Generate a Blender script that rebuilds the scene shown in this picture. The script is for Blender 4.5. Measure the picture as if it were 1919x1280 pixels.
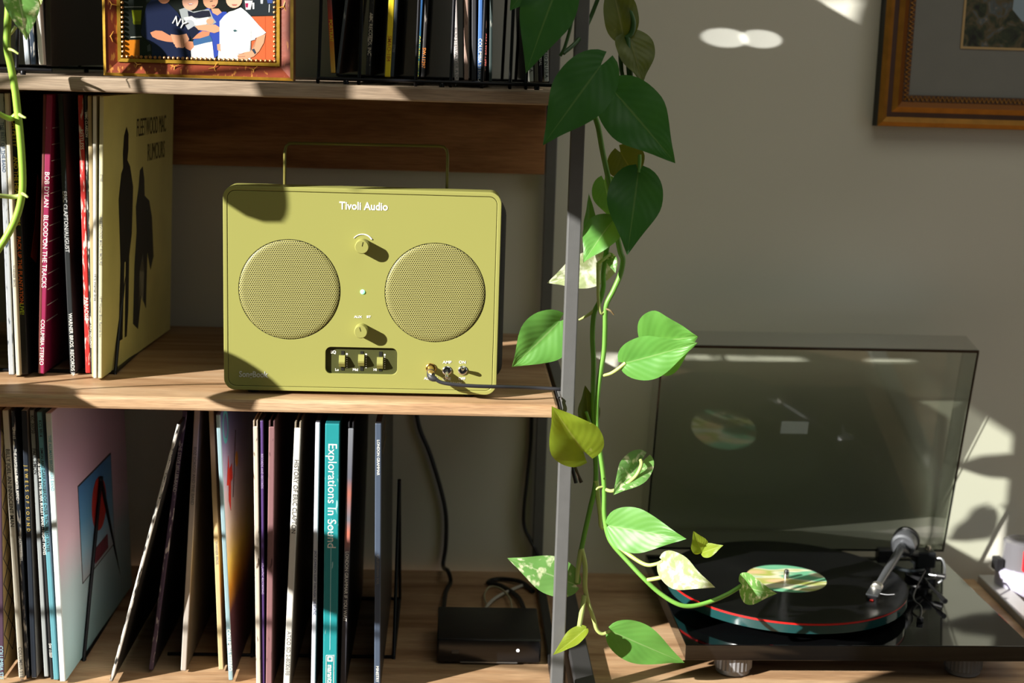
import bpy, bmesh, math, random
from mathutils import Vector, Matrix
random.seed(7)
for _o in list(bpy.data.objects): bpy.data.objects.remove(_o)
SC = bpy.context.scene
COL = SC.collection
R = math.radians

# ------------------------------------------------------------------ camera
CX, CY, CZ = -0.12194, -1.563324, 0.367255
YAW, PITCH, ROLL, FPX = 0.042514, 0.187691, 0.03044, 2774.11
def _basis():
    cy, sy, cp, sp = math.cos(YAW), math.sin(YAW), math.cos(PITCH), math.sin(PITCH)
    f = Vector((sy*cp, cy*cp, -sp)); r = Vector((cy, -sy, 0)); d = f.cross(r)
    cr, sr = math.cos(ROLL), math.sin(ROLL)
    return cr*r-sr*d, sr*r+cr*d, f
RT, DN, FW = _basis()
EYE = Vector((CX, CY, CZ))
cam_d = bpy.data.cameras.new('camera'); cam = bpy.data.objects.new('camera', cam_d); COL.objects.link(cam)
m3 = Matrix((RT, -DN, -FW)).transposed()
cam.matrix_world = Matrix.Translation(EYE) @ m3.to_4x4()
cam_d.sensor_width = 36; cam_d.lens = FPX*36/1919; cam_d.clip_start = 0.05
cam_d.dof.use_dof = True; cam_d.dof.focus_distance = 1.60; cam_d.dof.aperture_fstop = 5.0
SC.camera = cam
def ray(px, py): return (RT*((px-960)/FPX) + DN*((py-640)/FPX) + FW)
def on(px, py, ax, v):
    d = ray(px, py); return EYE + d*((v-EYE[ax])/d[ax])
def at(px, py, Y): return on(px, py, 1, Y)
def atz(px, py, Z): return on(px, py, 2, Z)

# ------------------------------------------------------------------ light
SUN = Vector((1.58, 1.0, -0.80)).normalized()
w = bpy.data.worlds.new('room_ambient'); SC.world = w; w.use_nodes = True
bg = w.node_tree.nodes['Background']; bg.inputs[0].default_value = (1.0, 0.97, 0.82, 1); bg.inputs[1].default_value = 0.022
sd = bpy.data.lights.new('sun', 'SUN'); sd.energy = 11.5; sd.angle = R(0.53); sd.color = (1.0, 0.97, 0.91)
so = bpy.data.objects.new('sun', sd); COL.objects.link(so); so.rotation_euler = SUN.to_track_quat('-Z', 'Y').to_euler()
so.location = -SUN*4
ad = bpy.data.lights.new('window_light', 'AREA'); ad.shape = 'RECTANGLE'; ad.size = 1.3; ad.size_y = 1.5; ad.energy = 3; ad.color = (0.80, 0.90, 1.0)
ao = bpy.data.objects.new('window_light', ad); COL.objects.link(ao); ao.location = Vector((-2.4, -1.7, 0.9))
ao.rotation_euler = (Vector((0.1, 0.1, 0.0))-ao.location).to_track_quat('-Z', 'Y').to_euler()
cd_ = bpy.data.lights.new('overhead_fill', 'AREA'); cd_.shape = 'RECTANGLE'; cd_.size = 1.8; cd_.size_y = 1.4; cd_.energy = 11; cd_.color = (0.97, 0.97, 0.84)  # added overhead fill lamp standing in for light bounced around the room
co_ = bpy.data.objects.new('overhead_fill', cd_); COL.objects.link(co_); co_.location = Vector((0.75, -1.0, 1.8)); co_.rotation_euler = (0, 0, 0)
wd_l = bpy.data.lights.new('side_window_light', 'AREA'); wd_l.shape = 'RECTANGLE'; wd_l.size = 1.2; wd_l.size_y = 1.4; wd_l.energy = 4.5; wd_l.color = (0.86, 0.93, 1.0)
wo_ = bpy.data.objects.new('side_window_light', wd_l); COL.objects.link(wo_); wo_.location = Vector((2.5, -1.5, 0.6))
wo_.rotation_euler = (Vector((0, 0, 0))-wo_.location).to_track_quat('-Z', 'Y').to_euler()
for gx, ge in ((.236, 1.0), (.284, .85)):      # two added spot lamps imitating reflected glints on the wall
    gd = bpy.data.lights.new('glint_spot', 'SPOT'); gd.energy = 75*ge; gd.spot_size = R(1.75); gd.spot_blend = .35; gd.shadow_soft_size = .0015
    go = bpy.data.objects.new('glint_spot', gd); COL.objects.link(go); go.location = Vector((1.05, .10, .36))
    go.rotation_euler = (Vector((gx, .4415, .405))-go.location).to_track_quat('-Z', 'Y').to_euler()
SC.view_settings.view_transform = 'Standard'; SC.view_settings.look = 'None'
SC.view_settings.exposure = 0.0; SC.view_settings.gamma = 1.0; SC.view_settings.use_curve_mapping = False

# ------------------------------------------------------------------ materials
def lin(c): return tuple(((x/255)/12.92 if x/255 <= 0.04045 else ((x/255+0.055)/1.055)**2.4) for x in c)
def col4(c): return (*lin(c), 1)
_MC = {}
def M(c, rough=0.5, metal=0, spec=0.5, var=0.0, vs=30, bump=0.0, bs=200, key='', wear=None, coat=0, sc=(1, 1, 1)):
    k = (c, rough, metal, spec, var, vs, bump, bs, key, wear, coat, sc)
    if k in _MC: return _MC[k]
    m = bpy.data.materials.new('mat_%d' % len(_MC)); m.use_nodes = True; _MC[k] = m
    nt = m.node_tree; N = nt.nodes; p = N['Principled BSDF']
    p.inputs['Base Color'].default_value = col4(c); p.inputs['Roughness'].default_value = rough
    p.inputs['Metallic'].default_value = metal; p.inputs['Specular IOR Level'].default_value = spec
    p.inputs['Coat Weight'].default_value = coat
    if var or wear or bump:
        tc = N.new('ShaderNodeTexCoord'); mp = N.new('ShaderNodeMapping'); mp.inputs['Scale'].default_value = sc
        nt.links.new(tc.outputs['Object'], mp.inputs[0])
        last = None
        if var:
            nz = N.new('ShaderNodeTexNoise'); nz.inputs['Scale'].default_value = vs; nz.inputs['Detail'].default_value = 5
            nt.links.new(mp.outputs[0], nz.inputs['Vector'])
            mr = N.new('ShaderNodeMapRange'); mr.inputs[1].default_value = .25; mr.inputs[2].default_value = .75
            mr.inputs[3].default_value = 1-var; mr.inputs[4].default_value = 1+var
            nt.links.new(nz.outputs[0], mr.inputs[0])
            mx = N.new('ShaderNodeMix'); mx.data_type = 'RGBA'; mx.blend_type = 'MULTIPLY'; mx.inputs[0].default_value = 1
            mx.inputs[6].default_value = col4(c); nt.links.new(mr.outputs[0], mx.inputs[7]); last = mx.outputs[2]
        if wear:
            wc, amt = wear
            nz = N.new('ShaderNodeTexNoise'); nz.inputs['Scale'].default_value = 260; nz.inputs['Detail'].default_value = 6
            mp2 = N.new('ShaderNodeMapping'); mp2.inputs['Scale'].default_value = (1, 1, .22); nt.links.new(tc.outputs['Object'], mp2.inputs[0])
            nt.links.new(mp2.outputs[0], nz.inputs['Vector'])
            mr = N.new('ShaderNodeMapRange'); mr.inputs[1].default_value = .66-amt*.3; mr.inputs[2].default_value = .70-amt*.25
            nt.links.new(nz.outputs[0], mr.inputs[0])
            mx = N.new('ShaderNodeMix'); mx.data_type = 'RGBA'; nt.links.new(mr.outputs[0], mx.inputs[0])
            if last: nt.links.new(last, mx.inputs[6])
            else: mx.inputs[6].default_value = col4(c)
            mx.inputs[7].default_value = col4(wc); last = mx.outputs[2]
        if last: nt.links.new(last, p.inputs['Base Color'])
        if bump:
            nz = N.new('ShaderNodeTexNoise'); nz.inputs['Scale'].default_value = bs; nz.inputs['Detail'].default_value = 3
            nt.links.new(mp.outputs[0], nz.inputs['Vector'])
            b = N.new('ShaderNodeBump'); b.inputs['Strength'].default_value = bump; b.inputs['Distance'].default_value = 0.001
            nt.links.new(nz.outputs[0], b.inputs['Height']); nt.links.new(b.outputs[0], p.inputs['Normal'])
    return m
def wood(key, c1, c2, c3, axis=0, scale=9, rough=.5):
    m = bpy.data.materials.new('wood_'+key); m.use_nodes = True; nt = m.node_tree; N = nt.nodes; p = N['Principled BSDF']
    tc = N.new('ShaderNodeTexCoord'); mp = N.new('ShaderNodeMapping')
    s = [scale*2.2]*3; s[axis] = scale*.22; mp.inputs['Scale'].default_value = s
    nz = N.new('ShaderNodeTexNoise'); nz.inputs['Scale'].default_value = 1.6; nz.inputs['Detail'].default_value = 8; nz.inputs['Distortion'].default_value = 1.1
    nt.links.new(tc.outputs['Object'], mp.inputs[0]); nt.links.new(mp.outputs[0], nz.inputs['Vector'])
    cr = N.new('ShaderNodeValToRGB'); e = cr.color_ramp.elements
    e[0].position = .3; e[0].color = col4(c1); e[1].position = .72; e[1].color = col4(c3)
    x = e.new(.5); x.color = col4(c2)
    nt.links.new(nz.outputs[0], cr.inputs[0])
    mp2 = N.new('ShaderNodeMapping'); s2 = [900]*3; s2[axis] = 40; mp2.inputs['Scale'].default_value = s2
    nt.links.new(tc.outputs['Object'], mp2.inputs[0])
    n2 = N.new('ShaderNodeTexNoise'); n2.inputs['Scale'].default_value = 1; n2.inputs['Detail'].default_value = 2; nt.links.new(mp2.outputs[0], n2.inputs['Vector'])
    mr = N.new('ShaderNodeMapRange'); mr.inputs[1].default_value = .35; mr.inputs[2].default_value = .65; mr.inputs[3].default_value = .78; mr.inputs[4].default_value = 1.1
    nt.links.new(n2.outputs[0], mr.inputs[0])
    mx = N.new('ShaderNodeMix'); mx.data_type = 'RGBA'; mx.blend_type = 'MULTIPLY'; mx.inputs[0].default_value = 1
    nt.links.new(cr.outputs[0], mx.inputs[6]); nt.links.new(mr.outputs[0], mx.inputs[7]); nt.links.new(mx.outputs[2], p.inputs['Base Color'])
    b = N.new('ShaderNodeBump'); b.inputs['Strength'].default_value = .15; b.inputs['Distance'].default_value = .001
    nt.links.new(n2.outputs[0], b.inputs['Height']); nt.links.new(b.outputs[0], p.inputs['Normal'])
    p.inputs['Roughness'].default_value = rough; p.inputs['Specular IOR Level'].default_value = .3
    return m
def emit(c, s):
    m = bpy.data.materials.new('lamp_glow'); m.use_nodes = True; p = m.node_tree.nodes['Principled BSDF']
    p.inputs['Base Color'].default_value = col4(c); p.inputs['Emission Color'].default_value = col4(c); p.inputs['Emission Strength'].default_value = s
    return m
def clear(key, tint, refl=1.0, rough=0.0):
    """thin tinted acrylic: tinted see-through plus fresnel gloss"""
    m = bpy.data.materials.new('acrylic_'+key); m.use_nodes = True; nt = m.node_tree; N = nt.nodes
    N.remove(N['Principled BSDF'])
    t = N.new('ShaderNodeBsdfTransparent'); t.inputs[0].default_value = (*tint, 1)
    g = N.new('ShaderNodeBsdfGlossy'); g.inputs['Roughness'].default_value = rough
    f = N.new('ShaderNodeFresnel'); f.inputs[0].default_value = 1.5
    mu = N.new('ShaderNodeMath'); mu.operation = 'MULTIPLY'; mu.inputs[1].default_value = refl; nt.links.new(f.outputs[0], mu.inputs[0])
    mx = N.new('ShaderNodeMixShader'); nt.links.new(mu.outputs[0], mx.inputs[0]); nt.links.new(t.outputs[0], mx.inputs[1]); nt.links.new(g.outputs[0], mx.inputs[2])
    nt.links.new(mx.outputs[0], N['Material Output'].inputs[0])
    return m
def gradient(key, stops, axis=2, lo=0, hi=.313, rough=.45, noise=.05):
    m = bpy.data.materials.new('print_'+key); m.use_nodes = True; nt = m.node_tree; N = nt.nodes; p = N['Principled BSDF']
    tc = N.new('ShaderNodeTexCoord'); sx = N.new('ShaderNodeSeparateXYZ'); nt.links.new(tc.outputs['Object'], sx.inputs[0])
    mr = N.new('ShaderNodeMapRange'); mr.inputs[1].default_value = lo; mr.inputs[2].default_value = hi; nt.links.new(sx.outputs[axis], mr.inputs[0])
    nz = N.new('ShaderNodeTexNoise'); nz.inputs['Scale'].default_value = 12; nt.links.new(tc.outputs['Object'], nz.inputs['Vector'])
    ma = N.new('ShaderNodeMath'); ma.operation = 'MULTIPLY_ADD'; ma.inputs[1].default_value = noise*2; nt.links.new(nz.outputs[0], ma.inputs[0]); nt.links.new(mr.outputs[0], ma.inputs[2])
    sb = N.new('ShaderNodeMath'); sb.operation = 'SUBTRACT'; sb.inputs[1].default_value = noise; nt.links.new(ma.outputs[0], sb.inputs[0])
    cr = N.new('ShaderNodeValToRGB'); e = cr.color_ramp.elements
    e[0].position = stops[0][0]; e[0].color = col4(stops[0][1]); e[1].position = stops[-1][0]; e[1].color = col4(stops[-1][1])
    for q, c in stops[1:-1]:
        x = e.new(q); x.color = col4(c)
    nt.links.new(sb.outputs[0], cr.inputs[0]); nt.links.new(cr.outputs[0], p.inputs['Base Color']); p.inputs['Roughness'].default_value = rough
    return m

# ------------------------------------------------------------------ object helpers
def link(name, me, parent=None, mats=None):
    o = bpy.data.objects.new(name, me); COL.objects.link(o)
    if mats is not None:
        for m in (mats if isinstance(mats, (list, tuple)) else [mats]): me.materials.append(m)
    if parent: o.parent = parent
    return o
def obj(name, bm, mat, parent=None, smooth=False):
    me = bpy.data.meshes.new(name); bmesh.ops.recalc_face_normals(bm, faces=bm.faces); bm.to_mesh(me); bm.free()
    if smooth:
        for p in me.polygons: p.use_smooth = True
        try: me.set_sharp_from_angle(angle=R(40))
        except Exception: pass
    return link(name, me, parent, mat)
def thing(name, label, cat, loc=(0, 0, 0), group=None, rotz=0):
    o = bpy.data.objects.new(name, None); COL.objects.link(o); o.location = loc; o.rotation_euler = (0, 0, rotz); o.empty_display_size = .02
    return tag(o, label, cat, group)
def tag(o, label, cat, group=None):
    o['label'] = label; o['category'] = cat
    if group: o['group'] = group
    return o
def add_box(bm, lo, hi, bev=0, seg=2):
    r = bmesh.ops.create_cube(bm, size=1); vs = r['verts']
    for v in vs:
        v.co = Vector([lo[i] if v.co[i] < 0 else hi[i] for i in range(3)])
    if bev:
        es = list({e for v in vs for e in v.link_edges})
        bmesh.ops.bevel(bm, geom=es, offset=bev, segments=seg, affect='EDGES', profile=.5)
    return bm
def box(lo, hi, bev=0, seg=2): return add_box(bmesh.new(), lo, hi, bev, seg)
def add_tube(bm, pts, r, n=8, caps=True):
    pts = [Vector(p) for p in pts]; rs = r if isinstance(r, (list, tuple)) else [r]*len(pts)
    rings = []; up = None
    for i, p in enumerate(pts):
        t = (pts[min(i+1, len(pts)-1)]-pts[max(i-1, 0)])
        if t.length < 1e-9: t = Vector((0, 0, 1))
        t.normalize()
        if up is None:
            up = Vector((0, 0, 1)) if abs(t.z) < .9 else Vector((1, 0, 0))
        a = (up - t*up.dot(t)); a.normalize(); b = t.cross(a); up = a
        rings.append([bm.verts.new(p+(a*math.cos(2*math.pi*k/n)+b*math.sin(2*math.pi*k/n))*rs[i]) for k in range(n)])
    for i in range(len(rings)-1):
        for k in range(n): bm.faces.new((rings[i][k], rings[i][(k+1) % n], rings[i+1][(k+1) % n], rings[i+1][k]))
    if caps:
        bm.faces.new(rings[0]); bm.faces.new(rings[-1])
    return bm
def tube(pts, r, n=8): return add_tube(bmesh.new(), pts, r, n)
def smooth_pts(P, k=6):
    P = [Vector(p) for p in P]; out = []
    for i in range(len(P)-1):
        a, b, c, d = P[max(i-1, 0)], P[i], P[i+1], P[min(i+2, len(P)-1)]
        for j in range(k):
            t = j/k
            out.append(.5*((2*b)+(c-a)*t+(2*a-5*b+4*c-d)*t*t+(3*b-a-3*c+d)*t**3))
    out.append(P[-1]); return out
def add_lathe(bm, prof, n=32, origin=(0, 0, 0), axis='z', caps=True):
    """prof: list of (radius, height) along axis"""
    O = Vector(origin); rings = []
    A = {'z': (Vector((1, 0, 0)), Vector((0, 1, 0)), Vector((0, 0, 1))), 'y': (Vector((1, 0, 0)), Vector((0, 0, 1)), Vector((0, -1, 0)))}
    X, Y, Z = A[axis] if isinstance(axis, str) else axis
    for r, h in prof:
        rings.append([bm.verts.new(O+Z*h+(X*math.cos(2*math.pi*k/n)+Y*math.sin(2*math.pi*k/n))*r) for k in range(n)])
    for i in range(len(rings)-1):
        for k in range(n): bm.faces.new((rings[i][k], rings[i][(k+1) % n], rings[i+1][(k+1) % n], rings[i+1][k]))
    if caps: bm.faces.new(rings[0]); bm.faces.new(rings[-1])
    return bm
def lathe(prof, n=32, origin=(0, 0, 0), axis='z', caps=True): return add_lathe(bmesh.new(), prof, n, origin, axis, caps)
def frame_axes(d):
    d = Vector(d).normalized(); x = d.orthogonal().normalized(); return (x, d.cross(x), d)
def rrect(x0, z0, x1, z1, r, n=6):
    P = []
    for cx, cz, a0 in ((x1-r, z1-r, 0), (x0+r, z1-r, 90), (x0+r, z0+r, 180), (x1-r, z0+r, 270)):
        for k in range(n+1):
            a = R(a0+90*k/n); P.append((cx+r*math.cos(a), cz+r*math.sin(a)))
    return P
def circ(cx, cz, r, n=48): return [(cx+r*math.cos(2*math.pi*k/n), cz+r*math.sin(2*math.pi*k/n)) for k in range(n)]
def plate(name, outer, holes, y0, y1, mat, parent=None, bev=0):
    """filled outline (with holes) in the XZ plane, extruded from y0 (front) to y1"""
    cu = bpy.data.curves.new(name, 'CURVE'); cu.dimensions = '2D'; cu.fill_mode = 'BOTH'
    for loop in [outer]+holes:
        sp = cu.splines.new('POLY'); sp.points.add(len(loop)-1); sp.use_cyclic_u = True
        for q, (a, b) in zip(sp.points, loop): q.co = (a, b, 0, 1)
    cu.extrude = abs(y1-y0)/2-bev; cu.bevel_depth = bev; cu.bevel_resolution = 2; cu.offset = -bev
    t = bpy.data.objects.new('tmp', cu); COL.objects.link(t)
    dg = bpy.context.evaluated_depsgraph_get(); me = bpy.data.meshes.new_from_object(t.evaluated_get(dg)); 
    bpy.data.objects.remove(t); bpy.data.curves.remove(cu)
    me.transform(Matrix(((1, 0, 0, 0), (0, 0, -1, (y0+y1)/2), (0, 1, 0, 0), (0, 0, 0, 1)))); me.name = name; me.materials.clear()
    return link(name, me, parent, mat)
MROT_FRONT = Matrix(((1, 0, 0), (0, 0, -1), (0, 1, 0)))          # text facing -Y, reading to +X
MROT_SPINE = Matrix(((0, 1, 0), (0, 0, -1), (-1, 0, 0)))         # reading down a spine, facing -Y
MROT_COVER = Matrix(((0, 0, 1), (1, 0, 0), (0, 1, 0)))           # facing +X, reading to +Y
def text(s, size, loc, mat, parent, rot=MROT_FRONT, align='CENTER', bold=0, sx=1.0, name='lettering', ext=.00008):
    cu = bpy.data.curves.new(name, 'FONT'); cu.body = s; cu.size = size; cu.align_x = align; cu.align_y = 'CENTER'
    cu.extrude = ext; cu.resolution_u = 3; cu.offset = bold
    t = bpy.data.objects.new('tmp', cu); COL.objects.link(t)
    dg = bpy.context.evaluated_depsgraph_get(); me = bpy.data.meshes.new_from_object(t.evaluated_get(dg))
    bpy.data.objects.remove(t); bpy.data.curves.remove(cu); me.materials.clear()
    me.transform(Matrix.Translation(loc) @ rot.to_4x4() @ Matrix.Diagonal((sx, 1, 1, 1)))
    return link(name, me, parent, mat)
def structure(o): o['kind'] = 'structure'; return o

BLACK = M((16, 16, 17), .45); BLACKM = M((30, 30, 31), .4, bump=.05)
STEEL = M((94, 94, 93), .55, 0, .4, var=.06, vs=60, bump=.08, bs=900)
WHITE = M((236, 234, 226), .6)
CHROME = M((205, 205, 205), .16, 1)

# ================================================================== SETTING
Zt = -0.3423; YW = .4415
S = .3369; SD = .43
wallm = M((212, 210, 196), .9, spec=.15, var=.03, vs=3, bump=.05, bs=400)
structure(obj('wall_back', box((-2.2, YW, -1.15), (2.6, YW+.1, 1.6)), wallm))
structure(obj('floor', box((-2.2, -2.2, -1.2), (2.6, YW+.1, -1.15)), wood('floor', (92, 66, 44), (120, 88, 60), (140, 106, 74), 0, 4)))

# ================================================================== BOOKCASE
bk = thing('bookcase', 'black metal framed bookcase with pale mango wood shelves of records', 'bookcase', (-.5, .2, Zt))
def P0(o): # parent keeping world coordinates
    return o
def child(o, t):
    o.parent = t; o.matrix_parent_inverse = t.matrix_world.inverted() if False else Matrix.Translation(-Vector(t.location)); return o
shelf_w = wood('shelf', (146, 108, 74), (184, 148, 112), (204, 174, 140), 0, 7)
shelf_u = wood('shelf_upper', (128, 108, 88), (160, 140, 118), (178, 160, 138), 0, 9, .6)
rail_w = wood('rail', (112, 72, 44), (156, 108, 70), (182, 132, 88), 0, 7, .45)
table_w = wood('table', (146, 108, 74), (184, 148, 112), (202, 170, 134), 0, 7)
SX1 = -.0025
child(obj('shelf', box((-1.02, .001, -.0145), (SX1, SD, 0), .0035, 2), shelf_w), bk)
child(obj('shelf', box((-1.02, .001, S-.0150), (SX1, SD, S), .002, 2), shelf_u), bk)
child(obj('shelf', box((-1.02, .001, Zt-.016), (.020, SD, Zt), .002, 2), table_w), bk)
def post(x, y):
    return child(obj('post', box((x, y, Zt-.06), (x+.0145, y+.0145, .90), .0012, 2), STEEL), bk)
post(0, 0.0); post(0, SD-.0145); post(-1.035, 0.0); post(-1.035, SD-.0145)
for z in (-.006, S-.006): child(obj('side_rail', box((0.0005, .0147, z-.008), (.0137, SD-.015, z+.007), .001), STEEL), bk)
child(obj('side_rail', box((.0035, .0147, Zt-.02), (.0143, SD-.015, Zt+.012), .001), BLACKM), bk)
child(obj('shelf', box((-1.02, .001, .815), (SX1, SD, .831), .002, 2), shelf_u), bk)
child(obj('back_rail', box((-1.02, .416, .2185), (-.001, .431, S-.016), .0015), rail_w), bk)

# low cabinet the turntable stands on
lc = thing('low_cabinet', 'low wooden cabinet top edged with black metal under the turntable', 'cabinet', (.33, .2, Zt))
child(obj('top', box((.054, -.12, Zt-.025), (.636, .43, Zt), .002), table_w), lc)
child(obj('edge_bar', box((.030, -.12, Zt-.03), (.0535, .42, Zt+.012), .0015), M((58, 57, 57), .42, bump=.05)), lc)
child(obj('edge_bar', box((.6365, -.12, Zt-.03), (.664, .42, Zt+.010), .0015), M((170, 168, 166), .45)), lc)
for x in (.032, .642):
    for y in (-.11, .40): child(obj('leg', box((x, y, -1.15), (x+.02, y+.02, Zt-.03), .001), BLACKM), lc)
# the same for the bookcase legs down to the floor
for x in (0, -1.035):
    for y in (0, SD-.0145): child(obj('leg', box((x, y, -1.15), (x+.0145, y+.0145, Zt-.06), .001), STEEL), bk)

# ================================================================== RECORDS
def lp(label, Y, xb, yb, xt, th, spine, cover, texts=(), zb=Zt, lift=.003, group='record sleeves on the lower shelf', wear=None, yaw=0, art=None, size=.313, gatefold=False, back=None):
    """xb,yb: where the foot of the spine stands (photo), xt: where its top is; th thickness in metres"""
    if Y is None: Y = atz(xb, yb, zb+lift).y
    b = at(xb, yb, Y); z0 = zb+lift
    # follow the spine line to the real height
    yt = yb-500
    for _ in range(4):
        t = at(xt, yt, Y); yt += (t.z-(z0+size))*1750
    lean = math.atan2(t.x-b.x, size)
    z0 += abs(math.sin(lean))*th*.5
    o = thing('record', label, 'record sleeve', (b.x, Y, z0), group)
    o.rotation_euler = Matrix.Rotation(yaw, 3, 'Z').to_euler() if not lean else (Matrix.Rotation(lean, 3, 'Y') @ Matrix.Rotation(yaw, 3, 'Z')).to_euler()
    h = th/2
    cm = cover if not isinstance(cover, tuple) else M(cover, .5, var=.10, vs=14)
    if gatefold:        # two boards with a slot between them at the top, the spine ending lower
        bm = add_box(add_box(add_box(bmesh.new(), (-h, .0006, 0), (-h*.45, size, size), .0003, 1), (h*.45, .0006, 0), (h, size, size), .0003, 1), (-h*.46, .001, 0), (h*.46, size, size-.008))
    else: bm = box((-h, .0006, 0), (h, size, size), min(.0006, h*.4), 2)
    sl = obj('sleeve', bm, cm, o)
    if back:            # paler printing on the side that faces left
        sl.data.materials.append(M(back, .6, var=.06, vs=14))
        for f in sl.data.polygons:
            if f.normal.x < -.9: f.material_index = 1
    sm = spine if not isinstance(spine, tuple) else M(spine, .5, wear=wear, var=.05, vs=40)
    obj('spine', box((-h-.0001, 0, .0004), (h+.0001, .0022, size-(.0065 if gatefold else .0004)), min(.001, h*.6), 2), sm, o)
    for s, pos, sz, c in texts:
        text(s, sz, (0, -.0001, size*(1-pos)), M(c, .6), o, MROT_SPINE, 'LEFT', bold=.00004)
    if art: art(o, h)
    return o
CW = (225, 222, 212); WRN = ((205, 200, 190), .5); WRN2 = ((200, 196, 188), .85)
W_, GR, YL, BK = (232, 230, 222), (120, 120, 118), (220, 200, 40), (30, 28, 28)
def lattice(o, h):
    bm = bmesh.new(); x = h+.0002
    for k in range(9):
        z = .02+.03*k
        for s in (1, -1):
            a, b = (z, z+.03) if s > 0 else (z+.03, z)
            add_tube(bm, [(x, .003, a), (x, .033, b)], .0006, 4); add_tube(bm, [(x, .033, a), (x, .063, b)], .0006, 4)
    obj('printed_lattice', bm, BK and M(BK, .6), o)['kind'] = 'stuff'
def art_sky(o, h):
    x = h+.0003
    z0, z1, y0, y1 = .085, .205, .085, .235
    obj('picture_border', box((h-.0002, y0, z0), (x, y1, z1)), M((60, 50, 48), .5), o)
    obj('picture', box((h, y0+.002, z0+.002), (x+.0002, y1-.002, z1-.002)), gradient('sky', [(0, (190, 190, 190)), (.3, (150, 190, 210)), (.6, (100, 160, 200)), (1, (70, 130, 190))], 2, z0, z1, noise=.12), o)
    ax = (Vector((0, 1, 0)), Vector((0, 0, 1)), Vector((1, 0, 0)))
    obj('printed_disc', lathe([(.033, 0), (.033, .0006)], 28, (x, .170, .158), ax), M((178, 44, 34), .5), o)
    obj('printed_ground', box((h, .14, z0+.006), (x+.0009, .20, z0+.024)), M((120, 50, 60), .5, var=.4, vs=80), o)
def art_red(o, h):
    x = h+.0005
    def poly(name, P, c):
        bm = bmesh.new(); f = bm.faces.new([bm.verts.new((x, y, z)) for y, z in P])
        r = bmesh.ops.extrude_face_region(bm, geom=[f]); bmesh.ops.translate(bm, verts=[v for v in r['geom'] if isinstance(v, bmesh.types.BMVert)], vec=(-.0003, 0, 0))
        obj(name, bm, M(c, .5), o)
    poly('printed_mark', [(.022, .225), (.04, .255), (.042, .238), (.062, .24), (.064, .222), (.050, .222), (.04, .19), (.03, .205), (.034, .222)], (200, 46, 30))
    ax = (Vector((0, 1, 0)), Vector((0, 0, 1)), Vector((1, 0, 0)))
    obj('printed_ring', lathe([(.014, 0), (.020, 0), (.020, .0003), (.014, .0003), (.014, 0)], 28, (h, .032, .292), ax, caps=False), M((80, 160, 170), .5), o)
    obj('printed_dot', lathe([(.009, 0), (.009, .0005)], 20, (h, .10, .235), ax), M((205, 140, 40), .5), o)
    obj('printed_line', tube([(x, .06, .20), (x, .10, .27)], .0005, 5), M((70, 50, 50), .5), o)
def art_figures(o, h):
    x = h+.0004
    def poly(P, c=(24, 22, 20)):
        bm = bmesh.new(); f = bm.faces.new([bm.verts.new((x, y, z)) for y, z in P])
        r = bmesh.ops.extrude_face_region(bm, geom=[f]); bmesh.ops.translate(bm, verts=[v for v in r['geom'] if isinstance(v, bmesh.types.BMVert)], vec=(-.0003, 0, 0))
        obj('printed_silhouette', bm, M(c, .5), o)
    # a plain stand-in of the cover's look: two dark upright shapes
    poly([(.066, .030), (.072, .120), (.066, .165), (.062, .195), (.072, .224), (.080, .230), (.078, .246), (.082, .266), (.092, .276), (.100, .268), (.100, .250), (.096, .238), (.108, .230), (.122, .205), (.118, .150), (.108, .125), (.106, .060), (.100, .030), (.092, .030), (.094, .120), (.088, .120), (.082, .030)])
    poly([(.128, .040), (.132, .110), (.140, .150), (.136, .180), (.146, .200), (.152, .222), (.164, .226), (.172, .210), (.174, .190), (.196, .182), (.210, .160), (.220, .110), (.206, .095), (.190, .120), (.186, .050), (.164, .070), (.150, .030)], (46, 46, 46))
    poly([(.150, .050), (.154, .100), (.168, .120), (.176, .096), (.172, .060), (.160, .070)], (176, 172, 150))
    text('FLEETWOOD MAC', .030, (h+.0003, .135, .272), M((70, 62, 40), .6), o, MROT_COVER, 'LEFT', sx=.55)
    text('RUMOURS', .030, (h+.0003, .185, .240), M((70, 62, 40), .6), o, MROT_COVER, 'LEFT', sx=.6)
def cover_text(lines):
    def f(o, h):
        for s, y, z, sz, c in lines: text(s, sz, (h+.0003, y, z), M(c, .6), o, MROT_COVER, 'LEFT')
    return f
def dashes(o, h):
    bm = bmesh.new()
    for k in range(13): add_box(bm, (h-.0001, .004, .06+k*.018), (h+.0002, .05, .0608+k*.018))
    obj('printed_dashes', bm, M(W_, .6), o)['kind'] = 'stuff'
def flame(o, h):
    bm = bmesh.new(); f = bm.faces.new([bm.verts.new((h+.0003, y, z)) for y, z in [(.03, .13), (.05, .16), (.07, .22), (.08, .21), (.07, .15), (.05, .12)]])
    r = bmesh.ops.extrude_face_region(bm, geom=[f]); bmesh.ops.translate(bm, verts=[v for v in r['geom'] if isinstance(v, bmesh.types.BMVert)], vec=(-.0003, 0, 0))
    obj('printed_flame', bm, M((200, 60, 30), .5), o)

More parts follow.
